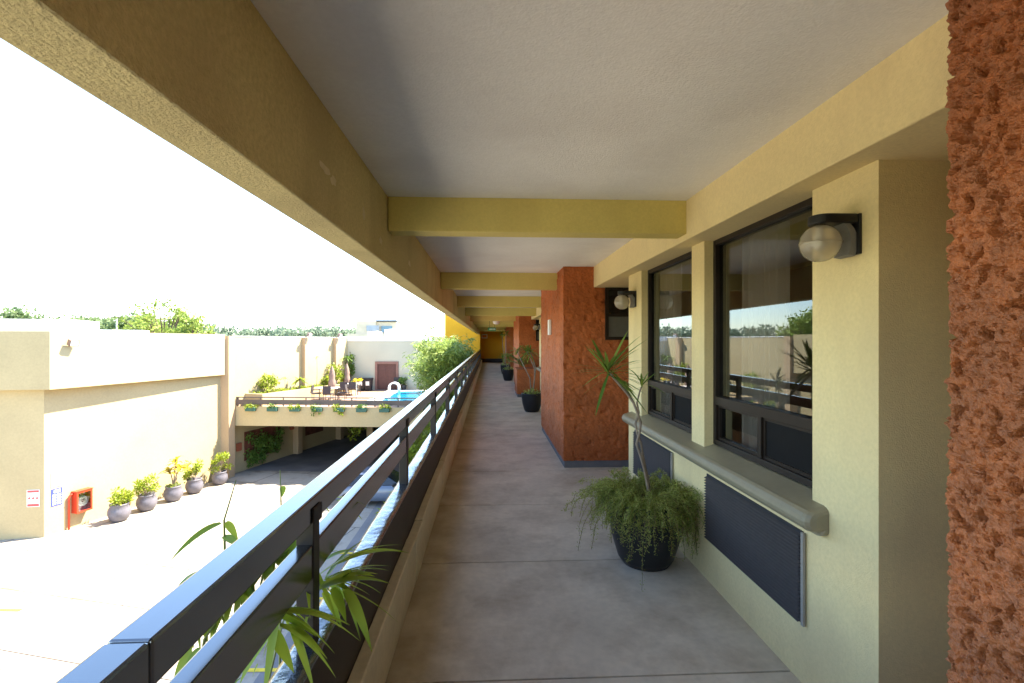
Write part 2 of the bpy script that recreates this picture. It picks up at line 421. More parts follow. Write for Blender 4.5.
# ------------------------------------------------------------------ ground
m_ = MB(); m_.quad((-3000, -600, G), (3000, -600, G), (3000, 5000, G), (-3000, 5000, G))
struct(m_.build('ground', mat('far_ground', (.16, .17, .09), .95, .1, .25, .02)))
m_ = MB(); m_.quad((-32, -14, G + .006), (-1.0, -14, G + .006), (-1.0, 44, G + .006), (-32, 44, G + .006))
struct(m_.build('courtyard_pavement', GROUNDM))
m_ = MB(); m_.quad((-5.1, -14, G + .012), (-1.0, -14, G + .012), (-1.0, 26, G + .012), (-5.1, 26, G + .012))
struct(m_.build('parking_asphalt', ASPH))
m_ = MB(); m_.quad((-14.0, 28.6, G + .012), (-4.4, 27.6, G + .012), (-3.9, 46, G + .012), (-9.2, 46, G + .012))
struct(m_.build('tunnel_drive_shade', mat('tunnel_shade_asphalt', (.15, .14, .135), .8, .3, .25, .8)))  # dark sheet laid inside the tunnel, shade put into its colour
for k, (x0, x1, y) in enumerate(((-14.6, -12.85, 14.05), (-5.4, -2.2, 11.15), (-5.4, -2.2, 14.2), (-5.4, -2.2, 17.2))):
    m_ = MB(); m_.quad((x0, y, G + .018), (x1, y - .1, G + .018), (x1, y + .02, G + .018), (x0, y + .12, G + .018))
    struct(m_.build('painted_line', YLINE))
# planting strip along the foot of the hotel
for y0, y1, x0 in ((17.8, 21.0, -4.1), (24.75, 34.5, -4.3)):
    m_ = MB(); m_.box(x0, -1.1, y0, y1, G, G + .13); struct(m_.build('planting_bed', SOIL))
    m_ = MB(); m_.solid([x0 - .15, x0 - .002, -1.1], [y0 - .15, y0 - .002, y1 + .002, y1 + .15], [G, G + .17], lambda i, j, k: i == 0 or j != 1)
    struct(m_.build('kerb', mat('kerb_concrete', (.42, .36, .29), .9, .2, .1)))

# ------------------------------------------------------------------ gallery: floor and ceiling
m_ = MB()
ys = [-7.9]
y = 2.30 - 1.235 * 8
ys = [y]
while y < 37.5: y += 1.235; ys.append(y)
for a, b in zip(ys, ys[1:]): m_.box(-.487, 1.62, a + .005, b - .005, -.09, 0)
struct(m_.build('floor', FLOORM, bevel=.003))
m_ = MB(); m_.box(-.66, 1.62, -8, 37.6, -.30, -.094)
struct(m_.build('floor_slab', mat('slab_joint', (.05, .045, .04), .95, .1)))
m_ = MB(); m_.box(-.662, 8, -8, YE + 2.6, CZ, 3.05)
struct(m_.build('ceiling', CEIL))

# ------------------------------------------------------------------ the hotel building
hotel = thing('hotel_building', 'cream and red stucco hotel wing along the right of the open gallery', 'building', (1.5, 6, 0))
# edge beam and cross beams
m_ = MB(); m_.box(-.817, -.664, -8, YE, 2.104, 3.15)
eb = m_.build('edge_beam', EDGEP, hotel, bevel=.008, label='rough olive yellow edge beam running above the railing')
rng = random.Random(4)
for cy, cz, ry, rz in ((2.02, 2.30, .075, .022), (2.11, 2.285, .04, .02), (2.62, 2.28, .03, .03), (3.02, 2.22, .05, .022), (4.1, 2.25, .06, .03)):
    m_ = MB(); k = 0; n = 14
    for dx in (-.6635, -.6625):
        for j in range(n):
            a = 2 * math.pi * j / n; q = rng.uniform(.55, 1.2) if dx == -.6635 else q0[j]
            if dx == -.6635:
                if j == 0: q0 = []
                q0.append(q)
            m_.v.append((dx, cy + ry * q * math.cos(a), cz + rz * q * math.sin(a)))
    m_.f.append(tuple(range(k + n, k + 2 * n)))
    for j in range(n): m_.f.append((k + j, k + (j + 1) % n, k + n + (j + 1) % n, k + n + j))
    m_.build('peeled_patch', PATCH, eb)
by = 3.22
first = True
beams = [by + 3.49 * k for k in range(-3, 10)]
def beam_right(y):
    for a, b in PILLARS:
        if a - .3 < y < b: return .965
    return 1.33
PILLARS = [(-2.4, .962), (6.12, 8.77), (15.25, 18.6), (26.4, 29.2)]
for y in beams:
    if y < -7.5: continue
    m_ = MB(); m_.box(-.66, beam_right(y), y, y + .16, 2.324, CZ + .02)
    m_.build('ceiling_beam', BEAMP, hotel, bevel=.006)

for a, b in ((.93, 6.15), (8.74, 15.28), (18.57, 26.43), (29.17, YE)):
    m_ = MB(); m_.box(1.327, 2.9, a, b, 2.284, CZ + .03); m_.build('fascia', PAINT, hotel, bevel=.006, label='cream beam above the windows' if a < 1 else None)

def gallery_bay(y0, full=True):
    """a cream wall bay with two windows: lower wall, piers, window units; y0 = near corner"""
    m = MB(); ys = [y0 + q for q in (0, .15, .375, 1.485, 1.69, 2.855, 3.13, 3.28)]
    m.solid([WX, 1.62, 3.2], ys, [-.05, .86, 2.287], lambda i, j, k: (i == 1 and j in (0, 6)) or (i == 0 and (k == 0 or j not in (2, 4))))
    m.build('wall', PAINT, hotel, label='cream wall with two window openings')
    # sill: flat board with a bullnose front, running the length of the bay
    prof = [(1.60, .862), (1.60, .903), (1.525, .90), (1.408, .866)]
    for j in range(9):
        a = math.pi / 2 + math.pi * j / 8
        prof.append((1.405 + .047 * math.cos(a), .818 + .047 * math.sin(a)))
    prof += [(1.432, .771), (1.432, .752), (1.463, .752), (1.463, .862)]
    m = MB(); k = 0; n = len(prof); ya, yb = y0 + .265, y0 + 3.20
    rings = [(ya, .55), (ya + .006, .78), (ya + .018, .93), (ya + .035, 1.0), (yb - .035, 1.0), (yb - .018, .93), (yb - .006, .78), (yb, .55)]
    for yy, q in rings:
        for x, z in prof: m.v.append((1.463 + (x - 1.463) * q if x < 1.463 else x, yy, .82 + (z - .82) * (1 - (1 - q) * .8)))
    m.f.append(tuple(range(n))); e = (len(rings) - 1) * n; m.f.append(tuple(range(e, e + n))[::-1])
    for r in range(len(rings) - 1):
        for i in range(n): m.f.append((r * n + i, r * n + i + n, r * n + (i + 1) % n + n, r * n + (i + 1) % n))
    # keep the board clear of the piers (board sits in front of them)
    o = m.build('window_sill', SILL, hotel, bevel=0, label='rounded olive grey window sill')
    bm = bmesh.new(); bm.from_mesh(o.data); bmesh.ops.recalc_face_normals(bm, faces=bm.faces); bm.to_mesh(o.data); bm.free()
    for a, b in ((.375, 1.485), (1.69, 2.855)):
        A, B = y0 + a, y0 + b
        z0, z1, zt = .905, 2.284, 1.205
        f = MB(); t = .035
        f.box(1.525, 1.60, A, A + t, z0, z1); f.box(1.525, 1.60, B - t, B, z0, z1)
        f.box(1.525, 1.60, A + t, B - t, z1 - t, z1); f.box(1.525, 1.60, A + t, B - t, z0, z0 + t)
        f.box(1.518, 1.598, A + t, B - t, zt - .028, zt + .028)
        mid = A + (B - A) * .5
        f.box(1.530, 1.575, mid - .02, mid + .02, z0 + t, zt - .028)
        wn = f.build('window', FRAME, hotel, bevel=.003)
        g = MB(); g.box(1.552, 1.556, A + t, B - t, zt + .028, z1 - t); g.build('pane', GLASS, wn)
        g = MB(); g.box(1.560, 1.564, mid + .02, B - t, z0 + t, zt - .028); g.build('pane', GLASS, wn)
        g = MB(); g.box(1.552, 1.556, A + t, mid - .02, z0 + t, zt - .028); g.build('insect_screen', SCREEN, wn)
        f = MB(); q = .018
        for (p0, p1) in ((A + t, mid - .02), (mid + .02, B - t)):
            f.box(1.545, 1.568, p0, p0 + q, z0 + t, zt - .03); f.box(1.545, 1.568, p1 - q, p1, z0 + t, zt - .03)
            f.box(1.545, 1.568, p0 + q, p1 - q, z0 + t, z0 + t + q); f.box(1.545, 1.568, p0 + q, p1 - q, zt - .03 - q, zt - .03)
        f.build('sash', FRAME, wn)
BAYS = [1.765, 10.86, 21.2]
for b in BAYS: gallery_bay(b)

for b in BAYS:
    a, c = b + .152, b + 3.128
    m_ = MB(); m_.solid([1.63, 4.6, 4.7], [a, a + .03, c - .03, c], [0, 2.45, 2.5], lambda i, j, k: i == 1 or j != 1 or k == 1)
    m_.build('room_wall', ROOMW, hotel)
    m_ = MB(); m_.box(1.63, 4.6, b + .19, b + 3.09, -.05, .002); m_.build('room_floor', ROOMF, hotel)
# recess doors and back walls of the alcoves
ALC = [(.93, 1.765), (5.045, 6.2), (8.7, 10.86), (14.14, 15.3), (18.5, 21.2), (24.48, 26.5), (29.1, YE)]
for a, b in ALC:
    m_ = MB(); m_.box(3.2, 3.3, a - .1, b + .1, -.05, 2.6); m_.build('alcove_wall', PAINT, hotel)
    m_ = MB(); m_.box(1.62, 3.2, a, b, -.06, -.002); m_.build('alcove_floor', FLOORM, hotel)

# red stucco pillars: real relief
def fbm(p, o=3):
    return noise.fractal(p, 1.0, 2.0, o)
def relief(p, coarse):
    """thrown stucco: lumps and torn pits"""
    if coarse:
        q = p + Vector((noise.noise(p * 30), noise.noise(p * 30 + Vector((7, 0, 0))), noise.noise(p * 30 + Vector((0, 7, 0))))) * .006
        a = noise.noise(q * 24) * .5 + noise.noise(q * 52 + Vector((3, 1, 7))) * .5
        pit = min(.20, max(0, noise.noise(q * 40 + Vector((9, 2, 5))) - .27))
        pit2 = min(.3, max(0, noise.noise(q * 88 + Vector((4, 7, 2))) - .22))
        return .0085 * a - .085 * pit - .028 * pit2 + .0046 * noise.noise(q * 125) + .0028 * noise.noise(p * 240) + .004
    a = noise.noise(p * 10) * .6 + noise.noise(p * 22 + Vector((3, 1, 7))) * .4
    pit = max(0, noise.noise(p * 15 + Vector((9, 2, 5))) - .25)
    return .012 * a - .05 * pit + .005 * noise.noise(p * 45)
def pillar(x0, x1, y0, y1, z0, z1, m, label, fine=None, step=.03, name='pillar'):
    """rough block open at the +x side; perimeter: near face (-y), gallery face (-x), far face (+y)"""
    per = []     # (x, y, nx, ny)
    def run(a, b, n):
        return [a + (b - a) * i / n for i in range(n)]
    nx = max(2, int((x1 - x0) / (step * (2 if fine else 1))))
    for x in run(x1, x0, nx): per.append((x, y0, 0, -1))
    if fine:
        lst = run(y0, fine[0], max(4, int((fine[0] - y0) / .12))) + run(fine[0], y1, int((y1 - fine[0]) / fine[1]))
    else:
        lst = run(y0, y1, max(2, int((y1 - y0) / step)))
    for i, yy in enumerate(lst): per.append((x0, yy, -1, -1 if i == 0 else 0))
    stp = fine[1] if fine else step
    xs = []; x = x0; s_ = stp
    while x < x1: xs.append(x); x += s_; s_ = min(.05, s_ * 1.12) if fine else stp
    for i, xx in enumerate(xs): per.append((xx, y1, -1 if i == 0 else 0, 1))
    per.append((x1, y1, 0, 1))
    if fine:
        zs = []; z = z0
        while z < z1: zs.append(z); z += fine[1] * 1.15 if .85 < z < 2.4 else .03
        zs.append(z1)
    else:
        nz = int((z1 - z0) / step); zs = [z0 + (z1 - z0) * i / nz for i in range(nz + 1)]
    mb = MB(); n = len(per)
    for z in zs:
        for x, yy, ax, ay in per:
            p = Vector((x, yy, z)); d = relief(p, bool(fine))
            nv = Vector((ax, ay, 0)).normalized()
            q = p + nv * d
            if fine: q += Vector((0, noise.noise(p * 60) * .003, noise.noise(p * 60 + Vector((5, 5, 5))) * .003))
            mb.v.append(tuple(q))
    for j in range(len(zs) - 1):
        for i in range(n - 1):
            mb.f.append((j * n + i, j * n + i + 1, (j + 1) * n + i + 1, (j + 1) * n + i))
    k = (len(zs) - 1) * n
    mb.f.append(tuple(range(k, k + n)))
    return mb.build(name, m, hotel, smooth=False, label=label)
pillar(.945, 2.9, -2.4, .955, 0, CZ, REDF, 'coarse red brown stucco pillar at the right edge of the view', fine=(.72, .0030))
pillar(.94, 2.9, 6.12, 8.77, .09, CZ, REDS, 'red stucco pillar beside the nearest windows with a white plate', step=.022)
pillar(.94, 2.9, 15.25, 18.6, .09, CZ, REDS, 'second red stucco pillar down the gallery', step=.05)
pillar(.94, 2.9, 26.4, 29.2, .09, CZ, REDS, 'farthest red stucco pillar', step=.08)
for a, b in PILLARS[1:]:
    m_ = MB(); m_.box(.955, 2.85, a + .012, b - .012, -.05, .088); m_.build('pillar_plinth', PLINTH, hotel)
# low red planter wall in front of the second pillar
pillar(.80, 1.46, 13.95, 15.22, .09, .80, REDS, 'low red stucco planter block before the second pillar', step=.05, name='planter_block')
m_ = MB(); m_.box(.82, 1.455, 13.97, 15.2, -.05, .088); m_.build('planter_plinth', PLINTH, hotel)
# small dark window high in each pillar's near side
for y0, lab in ((6.12, 'small dark window high in the red wall behind the far lamp'), (15.25, None)):
    f = MB(); A, B, z0, z1 = 1.47, 2.2, 1.62, 2.30
    yy = y0 - .03
    f.box(A, A + .04, yy, y0 + .03, z0, z1); f.box(B - .04, B, yy, y0 + .03, z0, z1)
    f.box(A + .04, B - .04, yy, y0 + .03, z0, z0 + .04); f.box(A + .04, B - .04, yy, y0 + .03, z1 - .04, z1)
    f.box(A + .04, B - .04, yy + .004, y0 + .03, 1.915, 1.955)
    wn = f.build('window', FRAME, hotel, label=lab)
    g = MB(); g.box(A + .04, B - .04, y0 - .012, y0 - .006, z0 + .04, 1.915); g.build('pane', mat('frosted_pane', (.10, .10, .09), .3, .5), wn)
    g = MB(); g.box(A + .04, B - .04, y0 - .012, y0 - .006, 1.955, z1 - .04); g.build('pane', mat('dark_pane', (.008, .008, .009), .15, .5), wn)
# roof and the storey below
m_ = MB(); m_.box(-.662, 8.2, -8, YE + 2.6, 3.052, 3.14); m_.build('roof', COPING, hotel)
m_ = MB(); m_.box(1.0, 8, -8, YE + 2.5, G, -.32); m_.build('lower_storey', BEIGEW, hotel); m_ = MB(); m_.box(8.0, 8.2, -8, YE + 2.6, -.3, 3.05); m_.build('back_wall', BEIGEW, hotel)
for y in [-5 + 6.98 * k for k in range(6)]:
    m_ = MB(); m_.box(-.6, -.2, y, y + .4, G, -.302); m_.build('ground_column', BEIGEW, hotel)

# yellow end block with the dark passage mouth
yb = thing('end_building', 'bright yellow block closing the far end of the gallery', 'building', (-.5, YE + 1, G))
m_ = MB(); m_.solid([-3.15, -.64, 1.05, 3.0], [YE, YE + .3], [G, -.3, 2.324, 3.6], lambda i, j, k: i != 1 or k != 1)
m_.build('wall', YELLOW, yb, label='sky-lit yellow wall')
m_ = MB(); m_.solid([-.94, -.645, 1.055, 1.35], [YE + .302, YE + 2.2, YE + 2.5], [-.09, 2.54], lambda i, j, k: i != 1 or j == 1)
m_.build('passage_wall', YELLOW, yb, label='shaded yellow wall inside the passage')
m_ = MB(); m_.box(-.64, 1.05, YE + 2.17, YE + 2.197, .001, .30); m_.build('baseboard', DARKB, yb)
m_ = MB(); m_.box(-.75, -.642, YE - .03, YE - .003, .0, .16); m_.build('kerb_end', CURB, yb)

# ------------------------------------------------------------------ parapet with ledge and curb
par = thing('parapet_wall', 'low dark brown parapet with a cream kerb along the left of the gallery', 'wall', (-.6, 6, 0))
m_ = MB(); m_.box(-.638, -.55, -8, YE, -.6, .596); m_.build('brown_panel', BROWN, par, bevel=.004)
m_ = MB(); nY = 420
rng = random.Random(8)
cols = [(-.646, .575), (-.643, .606), (-.625, .613), (-.595, .612), (-.565, .610), (-.548, .606), (-.546, .590)]
yy = [-2 + 37 * (i / nY) ** 1.6 for i in range(nY + 1)]
for y in yy:
    for j, (x, z) in enumerate(cols):
        p = Vector((x * 6, y * 3.2, 0)); q = Vector((x * 12, y * 11, 4))
        m_.v.append((x + .003 * noise.noise(q), y, z + (.006 * noise.noise(p) + .0035 * noise.noise(q) if 0 < j < 6 else 0)))
n = len(cols)
for i in range(nY):
    for j in range(n - 1): m_.f.append((i * n + j, (i + 1) * n + j, (i + 1) * n + j + 1, i * n + j + 1))
m_.build('ledge_membrane', MEMB, par, smooth=True, label='wrinkled glossy dark waterproofing on top of the parapet')
POSTY = [1.637 + 1.81 * k for k in range(-5, 19)]
cur = -8.0
for p in POSTY + [None]:
    e = (p - .17) if p is not None else YE - .05
    m_ = MB(); m_.box(-.548, -.487, cur, e, -.05, .29); m_.build('kerb', CURB, par, bevel=.007)
    if p is not None:
        m_ = MB(); m_.box(-.548, -.483, p - .158, p + .158, -.05, .284); cur = p + .17; m_.build('kerb_block', CURB, par, bevel=.007)

# ------------------------------------------------------------------ railing
rl = thing('balcony_railing', 'glossy dark brown two rail balcony railing on the parapet', 'railing', (-.6, 6, .6))
for a, b in ((-8, .849), (.851, YE - .4)):
    m_ = MB(); m_.box(-.645, -.57, a, b, 1.010, 1.095); m_.build('top_rail', RAILP, rl, bevel=.006)
m_ = MB(); m_.box(-.622, -.572, -8, YE - .4, .828, .940); m_.build('middle_rail', RAILP, rl, bevel=.005)
for p in POSTY:
    m_ = MB(); m_.box(-.625, -.568, p - .028, p + .028, .60, 1.012); m_.box(-.5695, -.563, p - .04, p + .04, 1.004, 1.06)
    m_.build('post', POSTP, rl, bevel=.004)

# ------------------------------------------------------------------ wall lamps
def make_lamp():
    t = thing('wall_lamp', 'x', 'lamp', (0, 0, 0), 'globe wall lamps of the gallery')
    m = MB(); m.box(-.012, 0, -.055, .055, -.075, .085)
    m.build('back_plate', LAMPB, t, bevel=.003, local=True)
    # cap: rounded hood reaching out over the globe
    m = MB(); n = 20
    poly = [(-.012, -.052), (-.012, .052)]
    for j in range(n + 1):
        a = math.pi / 2 + math.pi * j / n
        poly.append((-.122 + .052 * math.cos(a), .052 * math.sin(a)))
    m.prism(poly, .048, .085)
    m.build('hood', LAMPB, t, bevel=.006, local=True)
    # curved bracket from the plate to under the globe
    m = MB(); pts = []
    for j in range(11):
        a = math.radians(75) - math.radians(105) * j / 10
        pts.append((-.138 + .104 * math.cos(a), .104 * math.sin(a) - .025))
    k = len(m.v)
    for (x, z) in pts:
        for dy in (-.04, .04):
            m.v += [(x, dy, z), (min(-.012, x + .030), dy, z - .004)]
    for j in range(10):
        a = k + 4 * j
        m.f += [(a, a + 4, a + 6, a + 2), (a + 1, a + 3, a + 7, a + 5), (a, a + 1, a + 5, a + 4), (a + 2, a + 6, a + 7, a + 3)]
    e = k + 40; m.f += [(k, k + 2, k + 3, k + 1), (e, e + 1, e + 3, e + 2)]
    m.build('bracket', LAMPG, t, local=True)
    R = .075
    m = MB(); pr = sph(R, 22)
    m.lathe(pr, (-.132, 0, -.025), 48, ribs=lambda i, j: i < 10 and j % 2 == 0)
    # the seam between ribbed lower and smooth upper half
    m2 = MB(); m2.lathe([(R - .002, -.0035), (R + .0028, -.0025), (R + .0028, .0025), (R - .002, .0035)], (-.132, 0, -.025), 48)
    m.build('globe', LAMPGL, t, smooth=True, local=True)
    m2.build('seam_ring', LAMPGL, t, smooth=True, local=True)
    m = MB(); m.lathe([(.014, .05), (.016, .02), (.024, .0), (.026, -.02), (.018, -.038), (.003, -.046)][::-1], (-.135, 0, -.01), 14)
    m.build('bulb', WHITE, t, smooth=True, local=True)
    return t
lamp = make_lamp(); lamp.location = (WX, 1.90, 2.02)
lamp['label'] = 'globe wall lamp with black hood on the nearest cream pier'
dup(lamp, (WX, 4.83, 2.02), 'globe wall lamp on the pier between the red wall and the second window')
dup(lamp, (WX, 13.93, 2.02), 'small distant globe lamp half hidden beyond the first red pillar')

# air conditioner grilles
def make_ac():
    t = thing('air_conditioner', 'x', 'air conditioner', (0, 0, 0), 'louvred wall air conditioners')
    m = MB(); m.box(-.004, .02, 0, 1.0, 0, .43); m.build('casing', mat('casing_dark', (.03, .03, .035), .6, .3), t, local=True)
    m = MB(); n = 23
    for i in range(n):
        z = .008 + .414 * i / n; h = .414 / n
        k = len(m.v)
        for yy in (.006, .994):
            m.v += [(-.005, yy, z + h * .25), (-.024, yy, z), (-.023, yy, z + h * .16), (-.005, yy, z + h * .62)]
        m.f += [(k, k + 1, k + 2, k + 3), (k + 7, k + 6, k + 5, k + 4)]
        for j in range(4): m.f.append((k + j, k + 4 + j, k + 4 + (j + 1) % 4, k + (j + 1) % 4))
    m.build('louvre_grille', GRILLE, t, local=True)
    m = MB(); m.box(-.016, -.0045, -.022, -.004, .0, .43); m.build('edge_strip', mat('strip_grey', (.3, .28, .25), .5), t, local=True)
    return t
ac = make_ac(); ac.location = (WX - .003, 2.20, .285)
ac['label'] = 'slate grey louvred air conditioner grille under the nearest window'
dup(ac, (WX - .003, 3.82, .285), 'slate grey louvred air conditioner grille behind the big fern pot')

# curtain behind the nearest window
m_ = MB(); n = 60
for i in range(n + 1):
    y = 2.66 + .42 * i / n; x = 1.665 + .028 * math.sin(i * .72) + .008 * math.sin(i * 1.9)
    m_.v += [(x, y, .10), (x + .005 * math.sin(i), y, 2.42)]
for i in range(n): m_.f.append((2 * i, 2 * i + 2, 2 * i + 3, 2 * i + 1))
tag(recentre(m_.build('curtain', CURT, smooth=True), (1.7, 3.0, .1)), 'sheer white curtain hanging inside the nearest window', 'curtain')
m_ = MB()
for i in range(n + 1):
    y = 4.22 + .38 * i / n; x = 1.665 + .028 * math.sin(i * .72 + 1) + .008 * math.sin(i * 1.7)
    m_.v += [(x, y, .10), (x + .005 * math.sin(i), y, 2.42)]
for i in range(n): m_.f.append((2 * i, 2 * i + 2, 2 * i + 3, 2 * i + 1))
tag(recentre(m_.build('curtain', CURT, smooth=True), (1.7, 4.6, .1)), 'sheer curtain hanging inside the second window', 'curtain')

# number plate on the pillar
m_ = MB(); m_.box(.90, .935, 7.28, 7.44, 1.70, 1.93)
pl = recentre(m_.build('wall_plate', WHITE, bevel=.004), (.93, 7.36, 1.7)); tag(pl, 'plain white plate on the gallery side of the red pillar', 'sign')
# hanging exit sign, ceiling lamp, notice at the far end
ex = thing('exit_sign', 'small green exit sign hanging under the far beams', 'sign', (-.0, 20.3, 2.0))
m_ = MB(); m_.box(-.04, .29, 20.30, 20.335, 2.04, 2.18); m_.build('panel', SIGNG, ex)
m_ = MB()
for i, wd in enumerate((.026, .03, .02, .022, .03, .03)): m_.box(.02 + i * .042, .02 + i * .042 + wd, 20.294, 20.2985, 2.085, 2.14)
m_.build('pale_letters', WHITE, ex)
for x in (.02, .23):
    m_ = MB(); m_.tube([(x, 20.318, 2.18), (x, 20.318, 2.56)], .006, 6); m_.build('hanger', LAMPB, ex)
cl = thing('ceiling_lamp', 'round white ceiling lamp before the exit sign', 'lamp', (.28, 18.6, 2.5))
m_ = MB(); m_.lathe([(.11, 0), (.13, -.03), (.14, -.2), (.12, -.26), (.06, -.29), (.002, -.295)][::-1], (.28, 18.6, CZ), 20); m_.build('diffuser', WHITE, cl, smooth=True)
m_ = MB(); m_.lathe([(.15, -.02), (.15, 0)], (.28, 18.6, CZ + .004), 20); m_.build('base_ring', METAL, cl)
nb = thing('notice_board', 'white notice with an orange panel on the dark yellow end wall', 'sign', (-.3, YE + 2.19, 1.8))
m_ = MB(); m_.box(-.56, -.12, YE + 2.16, YE + 2.196, 1.84, 2.16); m_.build('board', WHITE, nb)
m_ = MB(); m_.box(-.50, -.18, YE + 2.15, YE + 2.158, 1.90, 2.09); m_.build('orange_panel', ORANGE, nb)

# ------------------------------------------------------------------ plants on the gallery
def pot_profile(r, h, kind):
    if kind == 'bowl':
        return [(r * .62, 0), (r * .74, h * .1), (r * .92, h * .45), (r * 1.0, h * .8), (r * 1.0, h * .96), (r * 1.03, h), (r * .92, h), (r * .9, h * .9)]
    return [(r * .55, 0), (r * .82, h * .15), (r * 1.0, h * .45), (r * .96, h * .7), (r * .78, h * .88), (r * .84, h * .93), (r * .86, h), (r * .74, h), (r * .72, h * .9)]
fp = thing('potted_plant', 'big round black pot of trailing fern with a twisted dracaena, against the wall', 'plant', (1.14, 3.46, 0))
m_ = MB(); m_.lathe(pot_profile(.27, .46, 'bowl'), (1.14, 3.50, 0), 32); m_.build('pot', POTB, fp, smooth=True)
m_ = MB(); m_.lathe([(.24, .40), (.23, .43), (.1, .445), (.002, .45)], (1.14, 3.50, 0), 20); m_.build('soil', SOIL, fp)
rng = random.Random(11)
m_ = MB(); st = MB()
def frond(mb, stm, p, az, L, rise, fall, leaf, dens, rng):
    """a thin arching stem with fine feathery leaflets"""
    d = Vector((math.cos(az), math.sin(az), 0)); pts = []
    n = 12
    for i in range(n + 1):
        t = i / n
        q = Vector(p) + d * L * (1 - (1 - t) ** 1.5) * .95 + Vector((0, 0, rise * math.sin(min(1, t * 1.6) * math.pi / 2) - fall * t ** 2.2))
        q += Vector((rng.gauss(0, .004), rng.gauss(0, .004), rng.gauss(0, .004)))
        if q.x > 1.440: q.x = 1.440 - rng.random() * .02
        q.z = max(q.z, .015)
        pts.append(q)
    stm.tube(pts, .0016, 3, False)
    for i in range(1, n):
        for _ in range(dens):
            f = rng.random(); q = pts[i].lerp(pts[i + 1], f)
            dd = Vector((rng.uniform(-1, 1), rng.uniform(-1, 1), rng.uniform(-.5, .9)))
            q = q + Vector((rng.gauss(0, .008), rng.gauss(0, .008), rng.gauss(0, .008))); mb.leafquad(q, dd, Vector((rng.uniform(-1, 1), rng.uniform(-1, 1), 1)), leaf * rng.uniform(.6, 1.4), leaf * .28)
for i in range(250):
    az = rng.uniform(0, 2 * math.pi)
    r0 = .20 * math.sqrt(rng.random())
    k_ = rng.random()
    L = rng.uniform(.10, .24) if k_ < .55 else rng.uniform(.22, .42)
    if math.cos(az) > 0: L *= .85
    frond(m_, st, (1.14 + r0 * math.cos(az), 3.50 + r0 * math.sin(az), .44), az, L, rng.uniform(.02, .17), rng.uniform(.0, .22) + .24 * rng.random() ** 2, .019, 15, rng)
for i in range(90):    # short mop over the front rim
    az = rng.uniform(math.pi * .85, math.pi * 2.1)
    r0 = rng.uniform(.12, .25)
    frond(m_, st, (1.14 + r0 * math.cos(az), 3.50 + r0 * math.sin(az), .44), az, rng.uniform(.06, .16), rng.uniform(.03, .12), rng.uniform(.05, .30), .019, 14, rng)
for i in range(5):    # a few long trailers over the rim
    az = rng.uniform(math.pi * .8, math.pi * 1.9)
    frond(m_, st, (1.14 + .2 * math.cos(az), 3.50 + .2 * math.sin(az), .44), az, rng.uniform(.2, .40), .05, rng.uniform(.34, .46), .018, 12, rng)
m_.build('fern_foliage', L_FERN, fp); st.build('fern_stems', mat('dry_stem', (.20, .15, .06), .8, .2), fp)
m_ = MB()
s1 = [(1.135, 3.42, .46), (1.132, 3.42, .56), (1.100, 3.40, .69), (1.068, 3.385, .79), (1.035, 3.38, .88), (1.060, 3.385, .96), (1.068, 3.38, 1.03), (1.03, 3.365, 1.12), (1.01, 3.36, 1.17), (.965, 3.35, 1.235), (.905, 3.34, 1.30), (.83, 3.325, 1.385)]
s2 = [(1.150, 3.43, .46), (1.142, 3.44, .60), (1.108, 3.42, .72), (1.088, 3.405, .80), (1.075, 3.40, .88), (1.045, 3.395, .95), (1.030, 3.385, 1.02), (1.05, 3.37, 1.10), (1.035, 3.365, 1.17), (1.05, 3.36, 1.24), (1.068, 3.36, 1.29)]
m_.tube(s1, [.011, .011, .010, .010, .009, .009, .009, .009, .010, .010, .009, .008], 8); m_.tube(s2, [.010, .010, .009, .009, .008, .008, .008, .008, .007, .006, .005], 8)
m_.build('twisted_trunk', BARK, fp, smooth=True)
m_ = MB()
def rosette(mb, c, n, L, W, rng, zmin=-.35, droop=.25, zmax=1.0):
    for i in range(n):
        az = rng.uniform(0, 2 * math.pi); el = rng.uniform(zmin, zmax)
        d = Vector((math.cos(az), math.sin(az), el * 1.2))
        mb.blade(Vector(c) + Vector((0, 0, rng.uniform(-.03, .02))), d, L * rng.uniform(.6, 1.1), W, droop * rng.uniform(.4, 1.4), 5)
rosette(m_, (.825, 3.325, 1.395), 42, .36, .022, rng, -.55, .16, 1.4)
rosette(m_, (1.068, 3.36, 1.30), 12, .20, .016, rng, -.3, .3, 1.6)
m_.build('dracaena_leaves', L_DRAC, fp)

def far_pot(x, y, r, h, label, ht, head, rng, pale=True):
    t = thing('potted_plant', label, 'plant', (x, y, 0), 'black pots along the gallery wall')
    m = MB(); m.lathe(pot_profile(r, h, 'bowl'), (x, y, 0), 24); m.build('pot', POTB, t, smooth=True)
    m = MB(); m.cloud((x, y, h + .02), (r * .9, r * .9, .06), 160, .08, .025, rng); m.build('ground_leaves', L_FERN, t)
    m = MB(); lv = MB()
    for dx, dy, hx, hy in head:
        pts = [(x + dx * .2, y + dy * .2, h * .9), (x + dx * .6, y + dy, h + ht * .35), (x + dx * .9 + hx * .3, y + dy, h + ht * .6), (x + hx, y + hy, h + ht)]
        m.tube(pts, [.016, .014, .013, .010], 6)
        rosette(lv, (x + hx, y + hy, h + ht), 26, .36, .03, rng, -.5)
    m.build('stems', BARK, t, smooth=True); lv.build('leaves', L_DRAC, t)
    return t
rng = random.Random(5)
far_pot(.98, 11.1, .24, .42, 'black pot with thin pale stems in front of the low red planter block', .95, ((.1, 0, -.1, .1), (-.06, .08, -.33, .25), (.12, .1, -.02, .2)), rng)
far_pot(.78, 19.9, .24, .45, 'dark pot with a bushy plant beyond the second red pillar', .5, ((.05, 0, .0, .0), (-.1, .05, -.2, .1)), rng)
